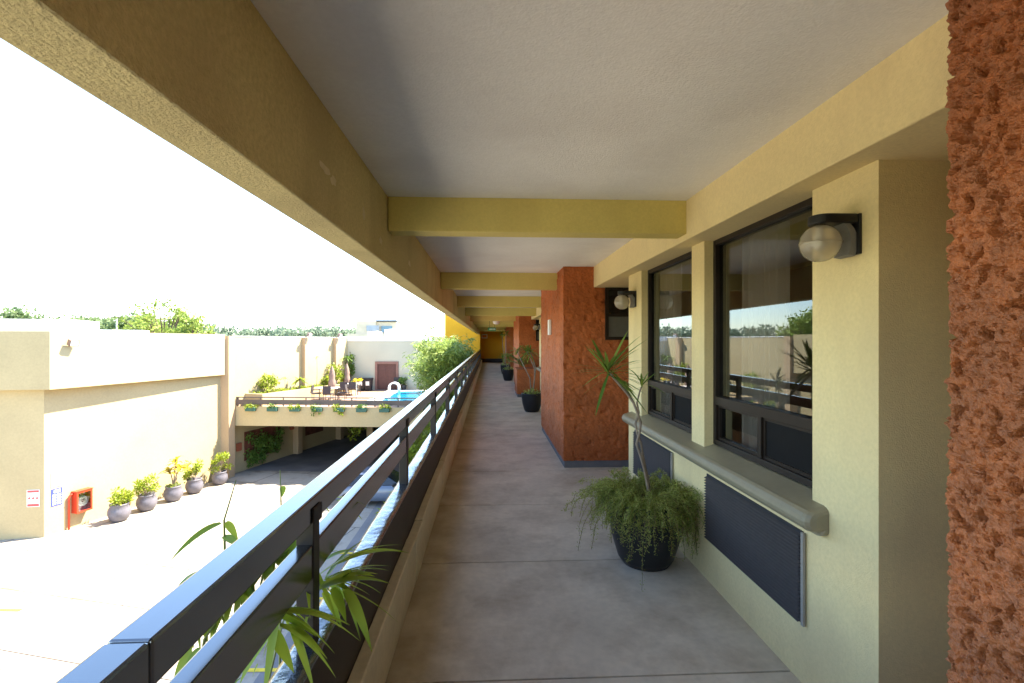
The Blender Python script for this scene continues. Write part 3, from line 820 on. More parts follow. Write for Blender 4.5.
far_pot(.80, 23.8, .24, .45, 'farthest black pot with a tall dracaena reaching the beams', 1.55, ((.02, .02, .05, .02), (-.1, .02, -.15, .1)), rng)
# palm growing in the low planter block
t = thing('palm_plant', 'leafy green palm growing over the low red planter block', 'plant', (1.05, 14.4, .8))
lv = MB(); m_ = MB()
for i in range(13):
    az = rng.uniform(0, 2 * math.pi); d = Vector((math.cos(az), math.sin(az) , rng.uniform(.4, 1.5))).normalized()
    if d.x > .5: d.x *= .3
    L = rng.uniform(.6, .95); p0 = Vector((1.02, 14.4, .84)); pts = []
    for k in range(9):
        q = k / 8; pts.append(p0 + d * L * q + Vector((0, 0, -.35 * L * q * q)))
    m_.tube(pts, .006, 4)
    for k in range(2, 9):
        for sgn in (-1, 1):
            sd_ = d.cross(Vector((0, 0, 1))).normalized() * sgn
            lv.blade(pts[k], (sd_ + d * .7), .26 * (1.2 - abs(k - 5) / 7), .03, .35, 3)
m_.build('stems', CULM, t); lv.build('leaves', L_GREEN, t)

# ------------------------------------------------------------------ bamboo outside the railing, near the camera
bt = thing('bamboo_plant', 'arching bamboo with long leaves poking through the near railing', 'plant', (-.9, 1.7, G))
m_ = MB()
for pts in (
    [(-1.05, 1.95, G), (-1.0, 1.9, -2), (-.95, 1.8, .3), (-.923, 1.75, .835), (-.926, 1.75, .975), (-.885, 1.75, 1.115)],
    [(-1.0, 2.3, G), (-.95, 2.2, -2), (-.89, 2.12, .3), (-.877, 2.1, .91), (-.881, 2.1, 1.057)],
    [(-.95, 1.6, G), (-.9, 1.6, -2), (-.78, 1.68, .3), (-.72, 1.74, .62), (-.614, 1.77, .755)],
    [(-.92, 1.3, G), (-.86, 1.3, -2), (-.76, 1.36, .5), (-.69, 1.4, .74), (-.592, 1.42, .83)],
    [(-.98, 1.5, G), (-.96, 1.5, -2), (-.90, 1.5, .4), (-.85, 1.5, .71), (-.80, 1.55, .80), (-.70, 1.75, .87)]):
    n = len(pts); rad = [.011] + [.009] * (n - 4) + [.0045, .0032, .0016][:3]
    m_.tube(pts, rad[:n] if len(rad) >= n else rad + [.002] * (n - len(rad)), 6)
m_.build('culms', CULM, bt, smooth=True)
LV = [
    ((-0.613, 1.78, 0.758), (-0.341, 1.95, 0.793), 0.034), ((-0.586, 1.85, 0.761), (-0.325, 2.0, 0.739), 0.028),
    ((-0.586, 1.7, 0.748), (-0.416, 1.85, 0.727), 0.034), ((-0.572, 1.7, 0.754), (-0.358, 1.8, 0.713), 0.042),
    ((-0.554, 1.75, 0.728), (-0.491, 1.7, 0.635), 0.044), ((-0.509, 1.75, 0.72), (-0.403, 1.7, 0.529), 0.036),
    ((-0.586, 1.75, 0.715), (-0.52, 1.75, 0.59), 0.036), ((-0.628, 1.9, 0.762), (-0.514, 2.0, 0.751), 0.024),
    ((-0.657, 2.1, 0.936), (-0.526, 2.2, 0.848), 0.022), ((-0.649, 2.1, 0.927), (-0.565, 2.2, 0.804), 0.026),
    ((-0.677, 2.0, 0.948), (-0.63, 2.0, 0.887), 0.033), ((-0.588, 1.4, 0.839), (-0.389, 1.5, 0.687), 0.040),
    ((-0.588, 1.4, 0.802), (-0.448, 1.45, 0.614), 0.029), ((-0.588, 1.42, 0.83), (-0.673, 1.35, 0.674), 0.042),
    ((-0.629, 1.42, 0.783), (-0.549, 1.4, 0.666), 0.036), ((-0.594, 1.45, 0.788), (-0.549, 1.45, 0.67), 0.027),
    ((-0.59, 1.4, 0.822), (-0.637, 1.4, 0.705), 0.034), ((-0.937, 1.75, 0.965), (-1.014, 1.6, 0.901), 0.020),
    ((-0.92, 1.75, 0.968), (-0.879, 1.75, 0.904), 0.026), ((-0.926, 1.75, 0.919), (-0.847, 1.7, 0.897), 0.028),
    ((-0.928, 1.6, 0.867), (-0.934, 1.5, 0.858), 0.026), ((-0.869, 2.1, 0.99), (-0.873, 2.1, 0.943), 0.022),
    ((-0.863, 1.45, 0.708), (-0.882, 1.4, 0.629), 0.026), ((-0.835, 1.45, 0.713), (-0.861, 1.4, 0.648), 0.026)]
m_ = MB(); rng = random.Random(21)
def bamboo_leaf(mb, p, q, W, arch):
    p = Vector(p); q = Vector(q); d = q - p; L = d.length; n = 9; k = len(mb.v)
    side = d.cross(Vector((0, 0, 1)))
    if side.length < .2 * L: side = side + Vector((.3, -1, 0)).cross(d) * .5
    side.normalize(); side = Matrix.Rotation(rng.uniform(-.5, .5), 3, d.normalized()) @ side
    nn = side.cross(d.normalized())
    for i in range(n + 1):
        t = i / n; c = p + d * t + Vector((0, 0, arch * L * 4 * t * (1 - t)))
        wd = W * .5 * max(.03, (math.sin(math.pi * (t * .96 + .04) ** .62)) ** .8)
        mb.v += [tuple(c - side * wd + nn * wd * .22), tuple(c), tuple(c + side * wd + nn * wd * .22)]
    for i in range(n):
        a = k + 3 * i; mb.f += [(a, a + 1, a + 4, a + 3), (a + 1, a + 2, a + 5, a + 4)]
for p, q, W in LV: bamboo_leaf(m_, p, q, W * 1.1, .10 if (Vector(q) - Vector(p)).length > .15 else .04)
sprays = [((-.60, 1.77, .755), (-.50, 1.86, .72), 13), ((-.60, 1.43, .83), (-.56, 1.45, .74), 9), ((-.66, 1.80, .84), (-.60, 1.74, .72), 8)]
for c0, c1, cnt in sprays:
    for i in range(cnt):
        p = Vector(c0).lerp(Vector(c1), rng.random() * .6) + Vector((rng.gauss(0, .012), rng.gauss(0, .02), rng.gauss(0, .015)))
        d = (Vector(c1) - Vector(c0)).normalized() * .5 + Vector((rng.uniform(-.35, .9), rng.uniform(-.7, .8), rng.uniform(-.8, .35)))
        bamboo_leaf(m_, p, p + d.normalized() * rng.uniform(.12, .27), rng.uniform(.014, .026), .07)
for i in range(190):     # the hanging tuft just outside the rails
    t = rng.random(); p = Vector((-.72, 1.82, .93)).lerp(Vector((-.90, 1.5, .78)), t) + Vector((rng.uniform(-.06, .04), rng.uniform(-.05, .05), rng.uniform(-.05, .04)))
    q = p + Vector((rng.uniform(-.09, .06), rng.uniform(-.07, .05), rng.uniform(-.15, -.05)))
    bamboo_leaf(m_, p, q, rng.uniform(.020, .036), .05)
for i in range(70):     # lower leaves, below the ledge
    p = Vector((rng.uniform(-1.1, -.78), rng.uniform(1.3, 2.2), rng.uniform(-.6, .55)))
    bamboo_leaf(m_, p, p + Vector((rng.uniform(-.16, .10), rng.uniform(-.14, .1), rng.uniform(-.16, .02))), .028, .06)
m_.build('leaves', L_BAMB, bt, smooth=True)

# ------------------------------------------------------------------ courtyard: the long blank building on the left
cb = thing('courtyard_building', 'long blank beige building with a projecting parapet across the courtyard', 'building', (-20, 23, G))
A = (-16.78, 19.2); B = (-14.40, 27.1); D = (-27, 30.5); E = (-31, 17.6)
m_ = MB(); m_.prism([A, B, D, E], G, -.188); m_.build('wall', BEIGEW, cb)
A2 = (-16.32, 18.90); B2 = (-14.18, 26.9); D2 = (-26.9, 30.6); E2 = (-31.2, 17.3)
def ring(poly, t):
    c = Vector((sum(p[0] for p in poly) / len(poly), sum(p[1] for p in poly) / len(poly)))
    return [tuple(Vector(p) + (c - Vector(p)).normalized() * t) for p in poly]
inn = ring([A2, B2, D2, E2], .35)
po = [A2, B2, D2, E2]
for i in range(4):
    j = (i + 1) % 4; m_ = MB(); m_.prism([po[i], po[j], inn[j], inn[i]], -.19, 1.99); m_.build('parapet', BEIGEW, cb)
m_ = MB(); m_.prism(inn, -.185, 1.2); m_.build('roof', COPING, cb)
m_ = MB(); m_.prism([(-24.3, 25), (-21.3, 26), (-22.3, 29), (-25.3, 28)], 1.2, 2.72); m_.build('roof_hut', COPING, cb)
m_ = MB(); m_.prism([(-21.2, 26.6), (-18.9, 27.4), (-19.4, 28.8), (-21.7, 28)], 1.2, 2.22); m_.build('roof_tank', WHITE, cb)
cpost = MB(); cpost.prism([(-14.50, 26.95), (-14.02, 26.95), (-13.90, 27.36), (-14.40, 27.36)], G, 1.90)
tag(recentre(cpost.build('wall_column', BEIGEP), (-14.2, 27.1, G)), 'tall tan column where the blank building meets the terrace wall', 'column')
# black drip line along the wall foot
# flood lamps
def flood(loc, rz, label):
    t = thing('flood_lamp', label, 'lamp', loc, 'flood lamps on the courtyard walls')
    m = MB(); m.tube([(-.1, 0, -.08), (.10, 0, -.02), (.2, 0, .05)], .03, 6); m.build('arm', LAMPG, t, local=True)
    m = MB(); m.obox((.26, 0, .06), (1, 0, -.4), (0, 1, 0), (.4, 0, 1), .08, .16, .12); m.build('housing', mat('flood_brown', (.20, .13, .10), .6), t, local=True, bevel=.01)
    m = MB(); m.obox((.338, 0, .027), (1, 0, -.4), (0, 1, 0), (.4, 0, 1), .006, .13, .09); m.build('lens', WHITE, t, local=True)
    t.rotation_euler = (0, 0, rz)
    return t
flood((-16.22, 19.6, 1.50), math.radians(-20), 'small brown flood lamp near the corner of the blank parapet')

# terrace wall with pilasters
tw = thing('terrace_wall', 'tall beige boundary wall with pilasters behind the terrace planting', 'wall', (-12.5, 31, G))
W0 = Vector((-14.0, 27.36)); W1 = Vector((-10.45, 36.6)); wd_ = (W1 - W0).normalized(); wn_ = Vector((wd_.y, -wd_.x))
def along(s, off): p = W0 + wd_ * s + wn_ * off; return (p.x, p.y)
WL = (W1 - W0).length
m_ = MB(); m_.prism([along(0, 0), along(WL, 0), along(WL, -.25), along(0, -.25)], -3.0, 1.86); m_.build('wall_panel', BEIGEW, tw)
for s in (5.4, 8.45):
    m_ = MB(); m_.prism([along(s - .2, .26), along(s + .2, .26), along(s + .2, .003), along(s - .2, .003)], -2.0, 1.875); m_.build('pilaster', BEIGEP, tw)
    p = along(s, .2); flood((p[0], p[1], 1.97), math.radians(-25), 'small flood lamp on the pilaster nearer the %s' % ('column' if s < 6 else 'rear wall corner'))
m_ = MB(); m_.prism([along(0, .02), along(WL, .02), along(WL, -.27), along(0, -.27)], 1.862, 1.91); m_.build('wall_coping', COPING, tw)

# rear building with double door
rb = thing('rear_building', 'cream rear building with a dark double door behind the pool', 'building', (-7, 36.8, G))
RY = 36.6
m_ = MB(); m_.solid([-10.9, -8.44, -6.72, -3.15], [RY, RY + .3], [-3.0, -2.0, .12, 1.62], lambda i, j, k: i != 1 or k != 1)
m_.build('wall', BACKW, rb)
m_ = MB(); m_.box(-12.5, -3.16, RY + .31, 49, -3.0, 1.61); m_.build('main_block', BACKW, rb)  # body behind the wall, added to cover and darken the tunnel
m_ = MB(); m_.box(-11.0, -3.16, RY - .05, RY + 6, 1.622, 1.98); m_.build('parapet', COPING, rb)
m_ = MB(); m_.solid([-8.438, -8.27, -6.89, -6.722], [RY - .08, RY + .2], [-1.99, -.07, .118], lambda i, j, k: i != 1 or k == 1)
dr = m_.build('door_frame', DOORF, rb)
for x0, x1, hx in ((-8.268, -7.583, -7.63), (-7.577, -6.892, -7.53)):
    m_ = MB(); m_.box(x0, x1, RY + .05, RY + .11, -1.985, -.075)
    m_.box(x0 + .1, x1 - .1, RY + .035, RY + .049, -1.8, -1.15); m_.box(x0 + .1, x1 - .1, RY + .035, RY + .049, -.98, -.22)
    m_.build('door_leaf', DOORW, dr, bevel=.01)

# ------------------------------------------------------------------ pool terrace over the tunnel
pt = thing('pool_terrace', 'raised pool terrace bridging over the drive, with a cream front edge', 'terrace', (-9, 31, G))
TL = (-14.0, 27.45); TR = (-3.55, 26.35); TZ = -2.0
m_ = MB(); m_.prism([(-13.97, 27.50), (-3.57, 26.41), (-3.57, 36.58), (-10.5, 36.58)], TZ - .35, TZ - .001); m_.build('deck', TILE, pt)
m_ = MB(); m_.prism([TL, TR, (TR[0], TR[1] + .05), (TL[0], TL[1] + .05)], TZ - 1.02, TZ + .04); m_.build('front_edge', BEIGEW, pt)
m_ = MB(); m_.prism([(-13.9, 27.6), (-3.6, 26.5), (-3.6, 36.5), (-16.5, 36.5)], TZ - 1.0, TZ - .36); m_.build('soffit', ASPH, pt)  # coloured dark to deepen the shade under the terrace
# tunnel walls and piers under the terrace
m_ = MB(); m_.prism([(-14.38, 27.37), (-11.6, 37.3), (-11.9, 37.4), (-14.68, 27.4)], G, TZ - 1.0); m_.build('tunnel_wall', BEIGEW, pt)
m_ = MB(); m_.prism([(-11.6, 37.3), (-9.0, 46), (-9.3, 46.1), (-11.9, 37.4)], G, -3.02); m_.build('tunnel_wall', BEIGEW, pt)
m_ = MB(); m_.box(-3.9, -3.7, 31, 46, G, -3.01); m_.build('tunnel_wall', BEIGEW, pt)  # unseen east side, added to block light from the tunnel
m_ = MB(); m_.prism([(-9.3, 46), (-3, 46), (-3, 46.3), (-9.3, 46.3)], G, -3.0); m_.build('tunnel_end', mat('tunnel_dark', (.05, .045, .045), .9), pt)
for (x, y) in ((-12.95, 32.7), (-11.62, 37.4)):
    m_ = MB(); m_.prism([(x, y), (x + .45, y - .12), (x + .57, y + .3), (x + .1, y + .42)], G, TZ - 1.01); m_.build('tunnel_column', BEIGEP, pt)
for (x, y) in ((-8.3, 33.5), (-4.2, 30)):
    m_ = MB(); m_.box(x, x + .4, y, y + .4, G, TZ - 1.01); m_.build('tunnel_column', BEIGEP, pt)
td = Vector((2.78, 9.93)).normalized(); tn = Vector((td.y, -td.x))
def tun(s, o): p = Vector((-14.38, 27.37)) + td * s + tn * o; return (p.x, p.y)
def niche(s0, s1, z0, z1, nm):
    m = MB(); m.prism([tun(s0, .003), tun(s1, .003), tun(s1, .03), tun(s0, .03)], z0, z1)
    return m.build(nm, mat('niche_red', (.16, .06, .04), .9, .1, .3, 3), pt)
niche(1.3, 4.3, -5.25, -3.6, 'wall_niche'); niche(6.8, 8.8, -4.85, -3.55, 'wall_niche')
rng = random.Random(3)
m_ = MB()
for i in range(26):
    s = rng.uniform(1.4, 4.2); p = tun(s, .16); m_.cloud((p[0], p[1], rng.uniform(-5.0, -3.85)), (.22, .22, .3), 60, .16, .09, rng, .6)
for i in range(10):
    s = rng.uniform(1.4, 3.0); p = tun(s, .16); m_.cloud((p[0], p[1], rng.uniform(-5.5, -4.6)), (.18, .18, .25), 45, .16, .09, rng, .8)
tag(recentre(m_.build('wall_creeper', L_GREEN), (*tun(2.8, .1), -5.2)), 'green creeper hanging over the red brown niche in the tunnel wall', 'plant')
for s, z in ((.85, -4.35), (5.35, -3.95)):
    m_ = MB(); p0, p1, p2, p3 = tun(s - .16, .004), tun(s + .16, .004), tun(s + .16, .12), tun(s - .16, .12)
    m_.prism([p0, p1, p2, p3], z - .22, z + .22)
    tag(recentre(m_.build('alarm_box', mat('alarm_red', (.35, .10, .05), .6), bevel=.01), (*tun(s, .06), z - .22)), 'small red box on the tunnel wall %s the creeper niche' % ('just left of' if s < 2 else 'just right of'), 'box')
# plant at the far mouth of the tunnel
m_ = MB()
for k in range(7): m_.cloud((-8.75 + rng.uniform(-.3, .3), 33.0 + rng.uniform(-.3, .3), -4.6 + .3 * k), (.35, .35, .3), 40, .25, .1, rng)
tag(recentre(m_.build('tunnel_shrub', L_LIME), (-8.75, 33.0, G)), 'yellow green climber on the column inside the tunnel', 'plant')

# retaining planter along the terrace wall
m_ = MB(); m_.prism([along(.78, 1.25), along(WL - .1, 1.25), along(WL - .1, 1.10), along(.93, 1.10), along(.93, .002), along(.78, .002)], TZ, -1.32); m_.build('bed_wall', BEIGEW, pt)
m_ = MB(); m_.prism([along(.933, 1.098), along(WL - .1, 1.098), along(WL - .1, .002), along(.933, .002)], TZ, -1.36); m_.build('bed_soil', SOIL, pt)
m_ = MB()
for i in range(260):
    s = rng.uniform(1.0, WL - .2); p = along(s, rng.uniform(.1, 1.05)); m_.cloud((p[0], p[1], -1.33), (.12, .12, .07), 12, .12, .04, rng)
o = m_.build('ground_cover', L_LIME); o['kind'] = 'stuff'; o['label'] = 'low bright ground cover along the raised bed'

# pool
m_ = MB()
PX0, PX1, PY0, PY1 = -6.55, -3.9, 28.3, 35.3
m_.solid([-7.35, PX0, PX1, -3.6], [27.4, PY0, PY1, 36.1], [TZ + .002, TZ + .05], lambda i, j, k: i != 1 or j != 1)
m_.build('pool_coping', COPING, pt, bevel=.01)
m_ = MB(); m_.quad((PX0, PY0, TZ + .015), (PX1, PY0, TZ + .015), (PX1, PY1, TZ + .015), (PX0, PY1, TZ + .015))
struct(m_.build('pool_water', WATER))
t = thing('pool_ladder', 'white curved handrails of the pool ladder', 'ladder', (-6.6, 34.6, TZ + .05))
for dy in (-.25, .25):
    m_ = MB(); pts = [(-7.0, 34.6 + dy, TZ + .05)]
    for j in range(9):
        a = math.pi - math.pi * j / 8; pts.append((-6.66 + .34 * math.cos(a), 34.6 + dy, TZ + .42 + .28 * math.sin(a)))
    pts.append((-6.32, 34.6 + dy, TZ + .0)); m_.tube(pts, .045, 8); m_.build('handrail', WHITE, t, smooth=True)

# terrace fence
tf = thing('terrace_fence', 'brown two board fence along the front edge of the pool terrace', 'fence', (-9, 27, TZ))
fd = (Vector(TR) - Vector(TL)); FL = fd.length; fd.normalize(); fn = Vector((-fd.y, fd.x))
def fp_(s, o): p = Vector(TL) + fd * s + fn * o; return (p.x, p.y)
m_ = MB(); m_.prism([fp_(.02, .10), fp_(FL - .02, .10), fp_(FL - .02, .16), fp_(.02, .16)], TZ + .13, TZ + .40); m_.build('lower_board', FENCEP, tf)
m_ = MB(); m_.prism([fp_(.02, .10), fp_(FL - .02, .10), fp_(FL - .02, .16), fp_(.02, .16)], TZ + .50, TZ + .56); m_.build('upper_rail', FENCEP, tf)
for i in range(9):
    s = .1 + (FL - .25) * i / 8
    m_ = MB(); m_.prism([fp_(s, .162), fp_(s + .06, .162), fp_(s + .06, .22), fp_(s, .22)], TZ + .04, TZ + .54); m_.build('post', FENCEP, tf)

# flower boxes on the front edge
def make_box(i):
    rng = random.Random(40 + i)
    t = thing('flower_box', 'x', 'flower box', (0, 0, 0), 'green flower boxes on the terrace edge')
    m = MB(); m.prism([(-.27, -.10), (.27, -.10), (.27, .10), (-.27, .10)], 0, .21); m.build('trough', BOXG, t, local=True, bevel=.015)
    m = MB()
    for k in range(7): m.cloud((rng.uniform(-.27, .27), rng.uniform(-.1, .05), .24 + rng.uniform(0, .08)), (.12, .1, .11), 26, .11, .05, rng, .4)
    if i in (3, 4):
        for k in range(4): m.cloud((rng.uniform(-.2, .25), -.12, .14 - .08 * k), (.08, .05, .09), 20, .11, .05, rng, .8)
    m.build('foliage', L_LIME if i % 2 == 0 else L_GREEN, t, local=True)
    return t
places = ['first flower box, nearest the tan column', 'second flower box from the tan column', 'third flower box from the tan column, low leaves', 'fourth flower box, below the first parasol, bushiest', 'fifth flower box, with leaves trailing over its front', 'sixth flower box, below the bins', 'seventh flower box, nearest the hotel railing, below the pool']
for i, (u, x) in enumerate(zip(range(7), (-13.0, -11.78, -10.53, -9.3, -8.08, -6.85, -5.6))):
    q = (x - TL[0]) / fd.x
    t = make_box(i); p = fp_(q, -.105); t.location = (p[0], p[1], TZ - .20); t.rotation_euler = (0, 0, math.atan2(fd.y, fd.x)); t['label'] = places[i]

# plants in the raised bed
def shrub(name, x, y, z, r, h, n, leaf, lm, label, seed, cat='shrub', group=None, L=.16, W=.06):
    rng = random.Random(seed); t = thing(name, label, cat, (x, y, z), group)
    m = MB()
    for k in range(5):
        a = rng.uniform(0, 6.28); m.tube([(x, y, z), (x + .25 * r * math.cos(a), y + .25 * r * math.sin(a), z + h * .4), (x + .6 * r * math.cos(a), y + .6 * r * math.sin(a), z + h * .8)], [.03, .02, .008], 5)
    m.build('stems', BARKD, t)
    m = MB()
    for k in range(n):
        a = rng.uniform(0, 6.28); q = math.sqrt(rng.random()) * r * .75; zz = rng.uniform(.25, .92) * h
        m.cloud((x + q * math.cos(a), y + q * math.sin(a), z + zz), (r * .36, r * .36, h * .17), leaf, L, W, rng)
    m.build('foliage', lm, t)
    return t
def small_palm(x, y, z, h, L, n, lm, label, seed, stem=.05, cat='palm', group=None):
    rng = random.Random(seed); t = thing('palm_tree', label, cat, (x, y, z), group)
    m = MB(); m.tube([(x, y, z), (x + .03, y, z + h * .5), (x, y + .03, z + h)], [stem, stem * .8, stem * .6], 7); m.build('trunk', BARK, t)
    m = MB()
    for i in range(n):
        az = rng.uniform(0, 6.28); d = Vector((math.cos(az), math.sin(az), rng.uniform(-.1, 1.3)))
        m.blade((x, y, z + h), d, L * rng.uniform(.7, 1.1), .09 * L / .7, .55, 5)
    m.build('crown', lm, t)
    return t
BZ = -1.36
p = along(1.9, .55); shrub('flowering_shrub', p[0], p[1], BZ, .62, .95, 22, 40, L_LIME, 'bushy lime shrub at the left end of the raised bed', 31)
p = along(4.3, .6); small_palm(p[0], p[1], BZ, .55, .75, 26, L_LIME, 'short spreading palm before the first pilaster of the terrace wall', 32)
p = along(3.2, .5); small_palm(p[0], p[1], BZ, .75, .35, 14, L_LTREE, 'thin pale young palm between the lime shrub and the short palm', 33, .02)
p = along(6.0, .5); small_palm(p[0], p[1], BZ, 1.9, .32, 12, L_LTREE, 'slender bare stemmed palm just right of the first pilaster', 34, .02)
p = along(6.7, .6); shrub('low_shrub', p[0], p[1], BZ, .42, .6, 12, 36, L_LIME, 'small pale shrub below the slender palm', 35)
p = along(7.75, .65); shrub('round_shrub', p[0], p[1], BZ, .62, 1.35, 24, 44, L_LIME, 'round bright green shrub left of the second pilaster', 36)
p = along(9.15, .5); small_palm(p[0], p[1], BZ, 1.75, .62, 24, L_GREEN, 'palm with a dark round head right of the second pilaster', 37, .035)
t = thing('climbing_plant', 'dark climber in the corner of the terrace wall and rear building', 'plant', (-10.2, 36.2, BZ))
rng = random.Random(38); m_ = MB()
for k in range(16): m_.cloud((-10.15 + rng.uniform(-.22, .22), 36.25, BZ + rng.uniform(.2, 2.3)), (.2, .15, .2), 30, .16, .08, rng)
m_.build('foliage', L_GREEN, t); m_ = MB(); m_.tube([(-10.15, 36.3, BZ), (-10.1, 36.35, BZ + 1.2), (-10.2, 36.3, BZ + 2.2)], .03, 6); m_.build('stem', BARKD, t)

# parasols, tables, chairs
def parasol(x, y, label, hgt=2.05):
    t = thing('parasol', label, 'parasol', (x, y, TZ), 'closed parasols on the terrace')
    m = MB(); m.lathe([(.22, 0), (.22, .05), (.06, .09), (.03, .1)], (0, 0, 0), 16); m.build('base', LAMPG, t, local=True)
    m = MB(); m.tube([(0, 0, .05), (0, 0, hgt)], .022, 8); m.build('pole', LAMPG, t, local=True)
    m = MB(); n = 16; prof = [(.17, .72), (.20, .78), (.185, 1.1), (.15, 1.25), (.17, 1.4), (.13, 1.7), (.06, 1.95), (.02, hgt)]
    k = len(m.v)
    for r, z in prof:
        for j in range(n):
            a = 2 * math.pi * j / n; rr = r * (1.18 if j % 2 else .80); m.v.append((rr * math.cos(a), rr * math.sin(a), z))
    for i in range(len(prof) - 1):
        for j in range(n): m.f.append((k + i * n + j, k + i * n + (j + 1) % n, k + (i + 1) * n + (j + 1) % n, k + (i + 1) * n + j))
    m.build('folded_canopy', PARAS, t, local=True, smooth=True)
    return t
parasol(-9.95, 31.4, 'closed beige parasol standing nearer the terrace fence')
parasol(-9.95, 34.6, 'closed beige parasol standing nearer the dark double door')
def table(x, y, label):
    t = thing('terrace_table', label, 'table', (x, y, TZ), 'tables on the terrace')
    m = MB(); m.box(-.55, .55, -.4, .4, .70, .74); m.build('tabletop', TTOP, t, local=True, bevel=.01)
    for sx in (-.48, .48):
        for sy in (-.33, .33): m = MB(); m.tube([(sx, sy, 0), (sx, sy, .70)], .025, 6); m.build('leg', WICKER, t, local=True)
    return t
table(-9.9, 30.7, 'pale topped table under the nearer parasol'); table(-9.35, 33.7, 'pale topped table under the farther parasol')
def chair0():
    t = thing('terrace_chair', 'x', 'chair', (0, 0, 0), 'dark wicker chairs round the terrace tables')
    m = MB(); m.box(-.25, .25, -.25, .25, .38, .45); m.build('seat', WICKER, t, local=True, bevel=.01)
    m = MB(); m.obox((0, .25, .68), (1, 0, 0), (0, 1, .15), (0, -.15, 1), .25, .025, .24); m.build('backrest', WICKER, t, local=True, bevel=.01)
    for sx in (-.22, .22):
        for sy in (-.21, .21): m = MB(); m.tube([(sx, sy, 0), (sx, sy, .39)], .02, 6); m.build('leg', WICKER, t, local=True)
    for sx in (-.25, .25): m = MB(); m.box(sx - .025, sx + .025, -.25, .25, .62, .65); m.build('armrest', WICKER, t, local=True)
    return t
ch = chair0(); ch.location = (-10.6, 30.5, TZ); ch.rotation_euler = (0, 0, math.radians(95)); ch['label'] = 'dark chair at the left end of the nearer table'
dup(ch, (-9.75, 30.05, TZ), 'dark chair in front of the nearer table, back to the fence', math.radians(178))
dup(ch, (-9.12, 30.7, TZ), 'dark chair at the right end of the nearer table', math.radians(-85))
dup(ch, (-10.15, 33.6, TZ), 'dark chair at the left end of the farther table', math.radians(92))
dup(ch, (-9.65, 33.05, TZ), 'dark chair before the farther table, on its left', math.radians(183))
dup(ch, (-9.05, 33.05, TZ), 'dark chair before the farther table, on its right', math.radians(176))
dup(ch, (-9.9, 34.4, TZ), 'dark chair behind the farther table, beside the parasol', math.radians(5))
dup(ch, (-6.72, 36.05, TZ + .05), 'dark blue grey chair alone beside the double door', math.radians(10), group='')
o = [x for x in C.objects if x.name.startswith('terrace_chair')][-1]
del o['group']

def bin0():
    t = thing('waste_bin', 'x', 'bin', (0, 0, 0), 'black wheeled bins by the rear wall')
    m = MB(); k = 0
    for z, s in ((.06, .22), (.86, .29)):
        m.v += [(-s, -s, z), (s, -s, z), (s, s, z), (-s, s, z)]
    m.f += [(3, 2, 1, 0), (4, 5, 6, 7)] + [(i, (i + 1) % 4, 4 + (i + 1) % 4, 4 + i) for i in range(4)]
    m.build('body', BINB, t, local=True, bevel=.02)
    m = MB(); m.box(-.31, .31, -.32, .31, .862, .93); m.build('lid', BINB, t, local=True, bevel=.02)
    m = MB(); m.obox((-.0, -.272, .55), (1, 0, 0), (0, 1, 0), (0, -.087, 1), .13, .006, .15); m.build('white_label', WHITE, t, local=True)
    for sx in (-.2, .2): m = MB(); m.tube([(sx - .03, .2, .07), (sx + .03, .2, .07)], .07, 12); m.build('wheel', TYRE, t, local=True)
    return t
bn = bin0(); bn.location = (-9.33, 36.1, TZ); bn['label'] = 'black wheeled bin on the left of the pair by the rear wall'
dup(bn, (-8.82, 36.1, TZ), 'black wheeled bin nearer the dark double door')
t = thing('red_chair', 'small red orange chair behind the farther table', 'chair', (-10.25, 35.2, TZ))
m_ = MB(); m_.box(-10.45, -10.05, 35.0, 35.4, TZ + .4, TZ + .45); m_.build('seat', REDP, t); m_ = MB(); m_.box(-10.45, -10.05, 35.4, 35.44, TZ + .40, TZ + .95); m_.build('backrest', REDP, t)
for sx in (-10.42, -10.08):
    for sy in (35.03, 35.37): m_ = MB(); m_.tube([(sx, sy, TZ), (sx, sy, TZ + .4)], .02, 6); m_.build('leg', REDP, t)
t = thing('flower_post', 'slim pale post topped with a yellow flower tuft near the terrace fence', 'post', (-8.15, 30.4, TZ))
m_ = MB(); m_.tube([(-8.15, 30.4, TZ), (-8.15, 30.4, TZ + 1.2)], .035, 8); m_.build('post', METAL, t)
m_ = MB(); rng = random.Random(2)
for k in range(4): m_.cloud((-8.25 + .12 * k, 30.4, TZ + 1.22 + .03 * (k % 2)), (.1, .1, .07), 40, .09, .05, rng)
m_.build('yellow_tuft', L_FLOW, t)
t = thing('slim_post', 'slim grey post before the raised bed near the left of the terrace', 'post', (-12.05, 30.2, TZ))
m_ = MB(); m_.tube([(-12.05, 30.2, TZ), (-12.05, 30.2, TZ + .85)], .03, 8); m_.build('post', LAMPG, t)
m_ = MB(); m_.lathe([(.05, 0), (.06, .03), (.02, .06)], (-12.05, 30.2, TZ + .85), 10); m_.build('post_cap', LAMPG, t)
t = shrub('potted_shrub', -6.25, 36.1, TZ + .35, .32, .6, 10, 36, L_GREEN, 'low dark potted shrub beside the pool ladder', 44, 'plant')
m_ = MB(); m_.lathe(pot_profile(.2, .36, 'bowl'), (-6.25, 36.1, TZ + .05), 16); m_.build('pot', POTB, t, smooth=True)

